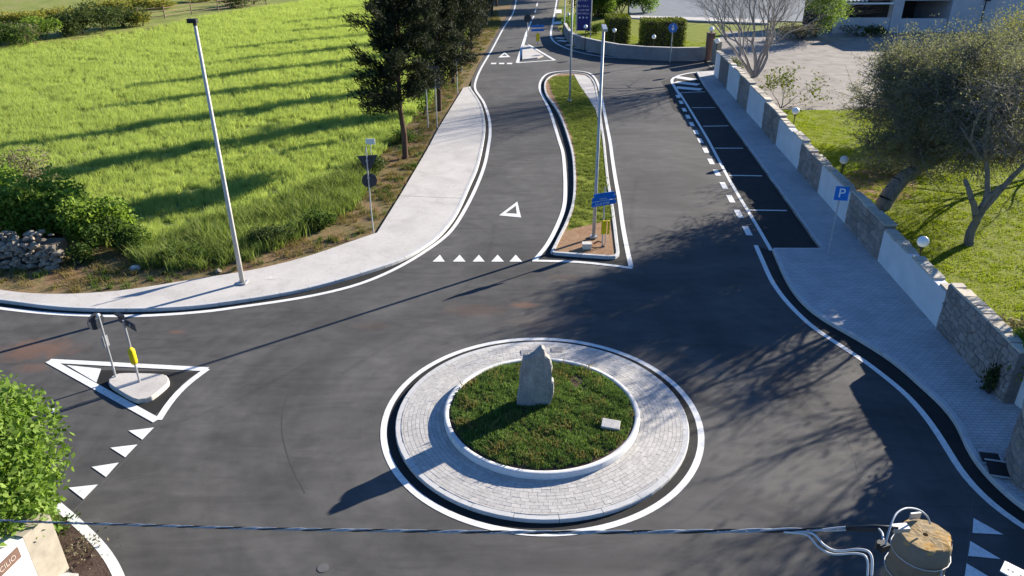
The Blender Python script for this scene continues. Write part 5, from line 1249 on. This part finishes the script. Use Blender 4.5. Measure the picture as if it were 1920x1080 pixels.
# red verge with thin dry grass
dry = clump_mesh("dry_tuft", 16, .16, .02, .16, .8, "dry_blade")
vp = [at(*p, .1) for p in [(-100, 520), (0, 536), (133, 546), (242, 538), (444, 505), (579, 474), (662, 444), (700, 430), (748, 360), (795, 280), (820, 230), (866, 160), (905, 95), (940, 45), (930, 20), (895, 60), (850, 130), (800, 190), (755, 250), (700, 300), (690, 340), (650, 395), (560, 440), (470, 480), (330, 500), (250, 475), (0, 470), (-100, 470)]]
P = sample_poly(vp, 16); nz = vnoise(P, 1.1, 5); P = P[nz > -.25]
scatter("dry_grass", np.c_[P, np.full(len(P), .05)], rng.uniform(.6, 1.5, len(P)), dry)
wd2 = clump_mesh("weed_tuft", 16, .22, .03, .16, .8, "weed_leaf")
P = sample_poly(vp, 9); nz = vnoise(P, .8, 9); P = P[nz > .15]
scatter("verge_weeds", np.c_[P, np.full(len(P), .05)], rng.uniform(.5, 1.2, len(P)), wd2)
tg = clump_mesh("tall_weed_tuft", 24, .62, .028, .26, .55, "tall_weed_blade")
tz = [at(*p, .1) for p in [(245, 478), (330, 440), (450, 400), (560, 365), (640, 330), (690, 300), (712, 310), (690, 345), (668, 385), (645, 402), (560, 447), (470, 486), (350, 508), (270, 500)]]
P = sample_poly(tz, 17); scatter("tall_weeds", np.c_[P, np.full(len(P), .06)], rng.uniform(.6, 1.35, len(P)) * (1 + .3 * vnoise(P, .9, 2)), tg)
# planter grass
ig = clump_mesh("lush_tuft", 18, .12, .016, .07, .6, "island_blade", 3)
n = 7000; a = rng.uniform(0, 6.283, n); r_ = 2.32 * np.sqrt(rng.uniform(0, 1, n)); P = np.c_[CX + r_ * np.cos(a), CY + r_ * np.sin(a)]
sx_, sy_ = at(1085, 715, .4); keep = (((P[:, 0] - sx_) / .22) ** 2 + ((P[:, 1] - sy_) / .45) ** 2 > 1) | (rng.uniform(0, 1, n) < .2)
sx2, sy2 = at(947, 718, .4); keep &= (((P[:, 0] - sx2) / .25) ** 2 + ((P[:, 1] - sy2) / .2) ** 2 > 1) | (rng.uniform(0, 1, n) < .3)
sx3, sy3 = at(1145, 797, .4); keep &= ((P[:, 0] - sx3) / .28) ** 2 + ((P[:, 1] - sy3) / .2) ** 2 > 1
P = P[keep]; rr0 = np.hypot(P[:, 0] - CX, P[:, 1] - CY)
zg = np.interp(rr0, [0, 1.2, 2.0, 2.41], [PH + .05, PH + .02, PH + .0, PH - .04])
scatter("planter_grass", np.c_[P, zg - .01], (.85 + .3 * vnoise(P, 2.5, 3)) * rng.uniform(.7, 1.25, len(P)), ig)
dP = P[rng.uniform(0, 1, len(P)) < .012 + .05 * (vnoise(P, 2.7, 8) > .62)]; scatter("planter_dry_grass", np.c_[dP, np.full(len(dP), PH + .02)], rng.uniform(.7, 1.3, len(dP)), dry)
# median grass
mg = clump_mesh("short_tuft", 14, .09, .018, .09, .9, "median_blade")
gpz = [at(*p, .1) for p in [(1030, 150), (1040, 143), (1075, 142), (1088, 164), (1103, 186), (1116, 208), (1126, 250), (1131, 292), (1136, 336), (1143, 377), (1147, 410), (1120, 418), (1085, 425), (1062, 432), (1076, 395), (1083, 347), (1081, 300), (1074, 262), (1064, 232), (1050, 200), (1035, 172)]]
struct(sheet("median_turf", gpz, .094, "lawn_ground"))
P = sample_poly(gpz, 75); P = P[vnoise(P, 1.3, 4) > -.55]
scatter("median_grass", np.c_[P, np.full(len(P), .09)], rng.uniform(.6, 1.4, len(P)), mg)
# lawn grass
lg = clump_mesh("lawn_tuft", 22, .055, .016, .19, .8, "lawn_blade")
lp = [(wallx(y) + .4, y) for y in (16.5, 50)] + [(24, 50), (40, 50), (34, 30), (22, 16.5)]
P = sample_poly(lp, 32); scatter("lawn_grass", np.c_[P, np.full(len(P), .05)], rng.uniform(.6, 1.5, len(P)) * (1 + .3 * vnoise(P, .7, 6)), lg)
slp = [(p[0], p[1] + .3) for p in wallB] + [(17.6, 66), (17.5, 70), (20, 80), (8, 88)]
P = sample_poly(slp, 10); scatter("side_lawn_grass", np.c_[P, np.full(len(P), .04)], rng.uniform(.8, 1.6, len(P)), lg)
print("objects", len(bpy.data.objects))
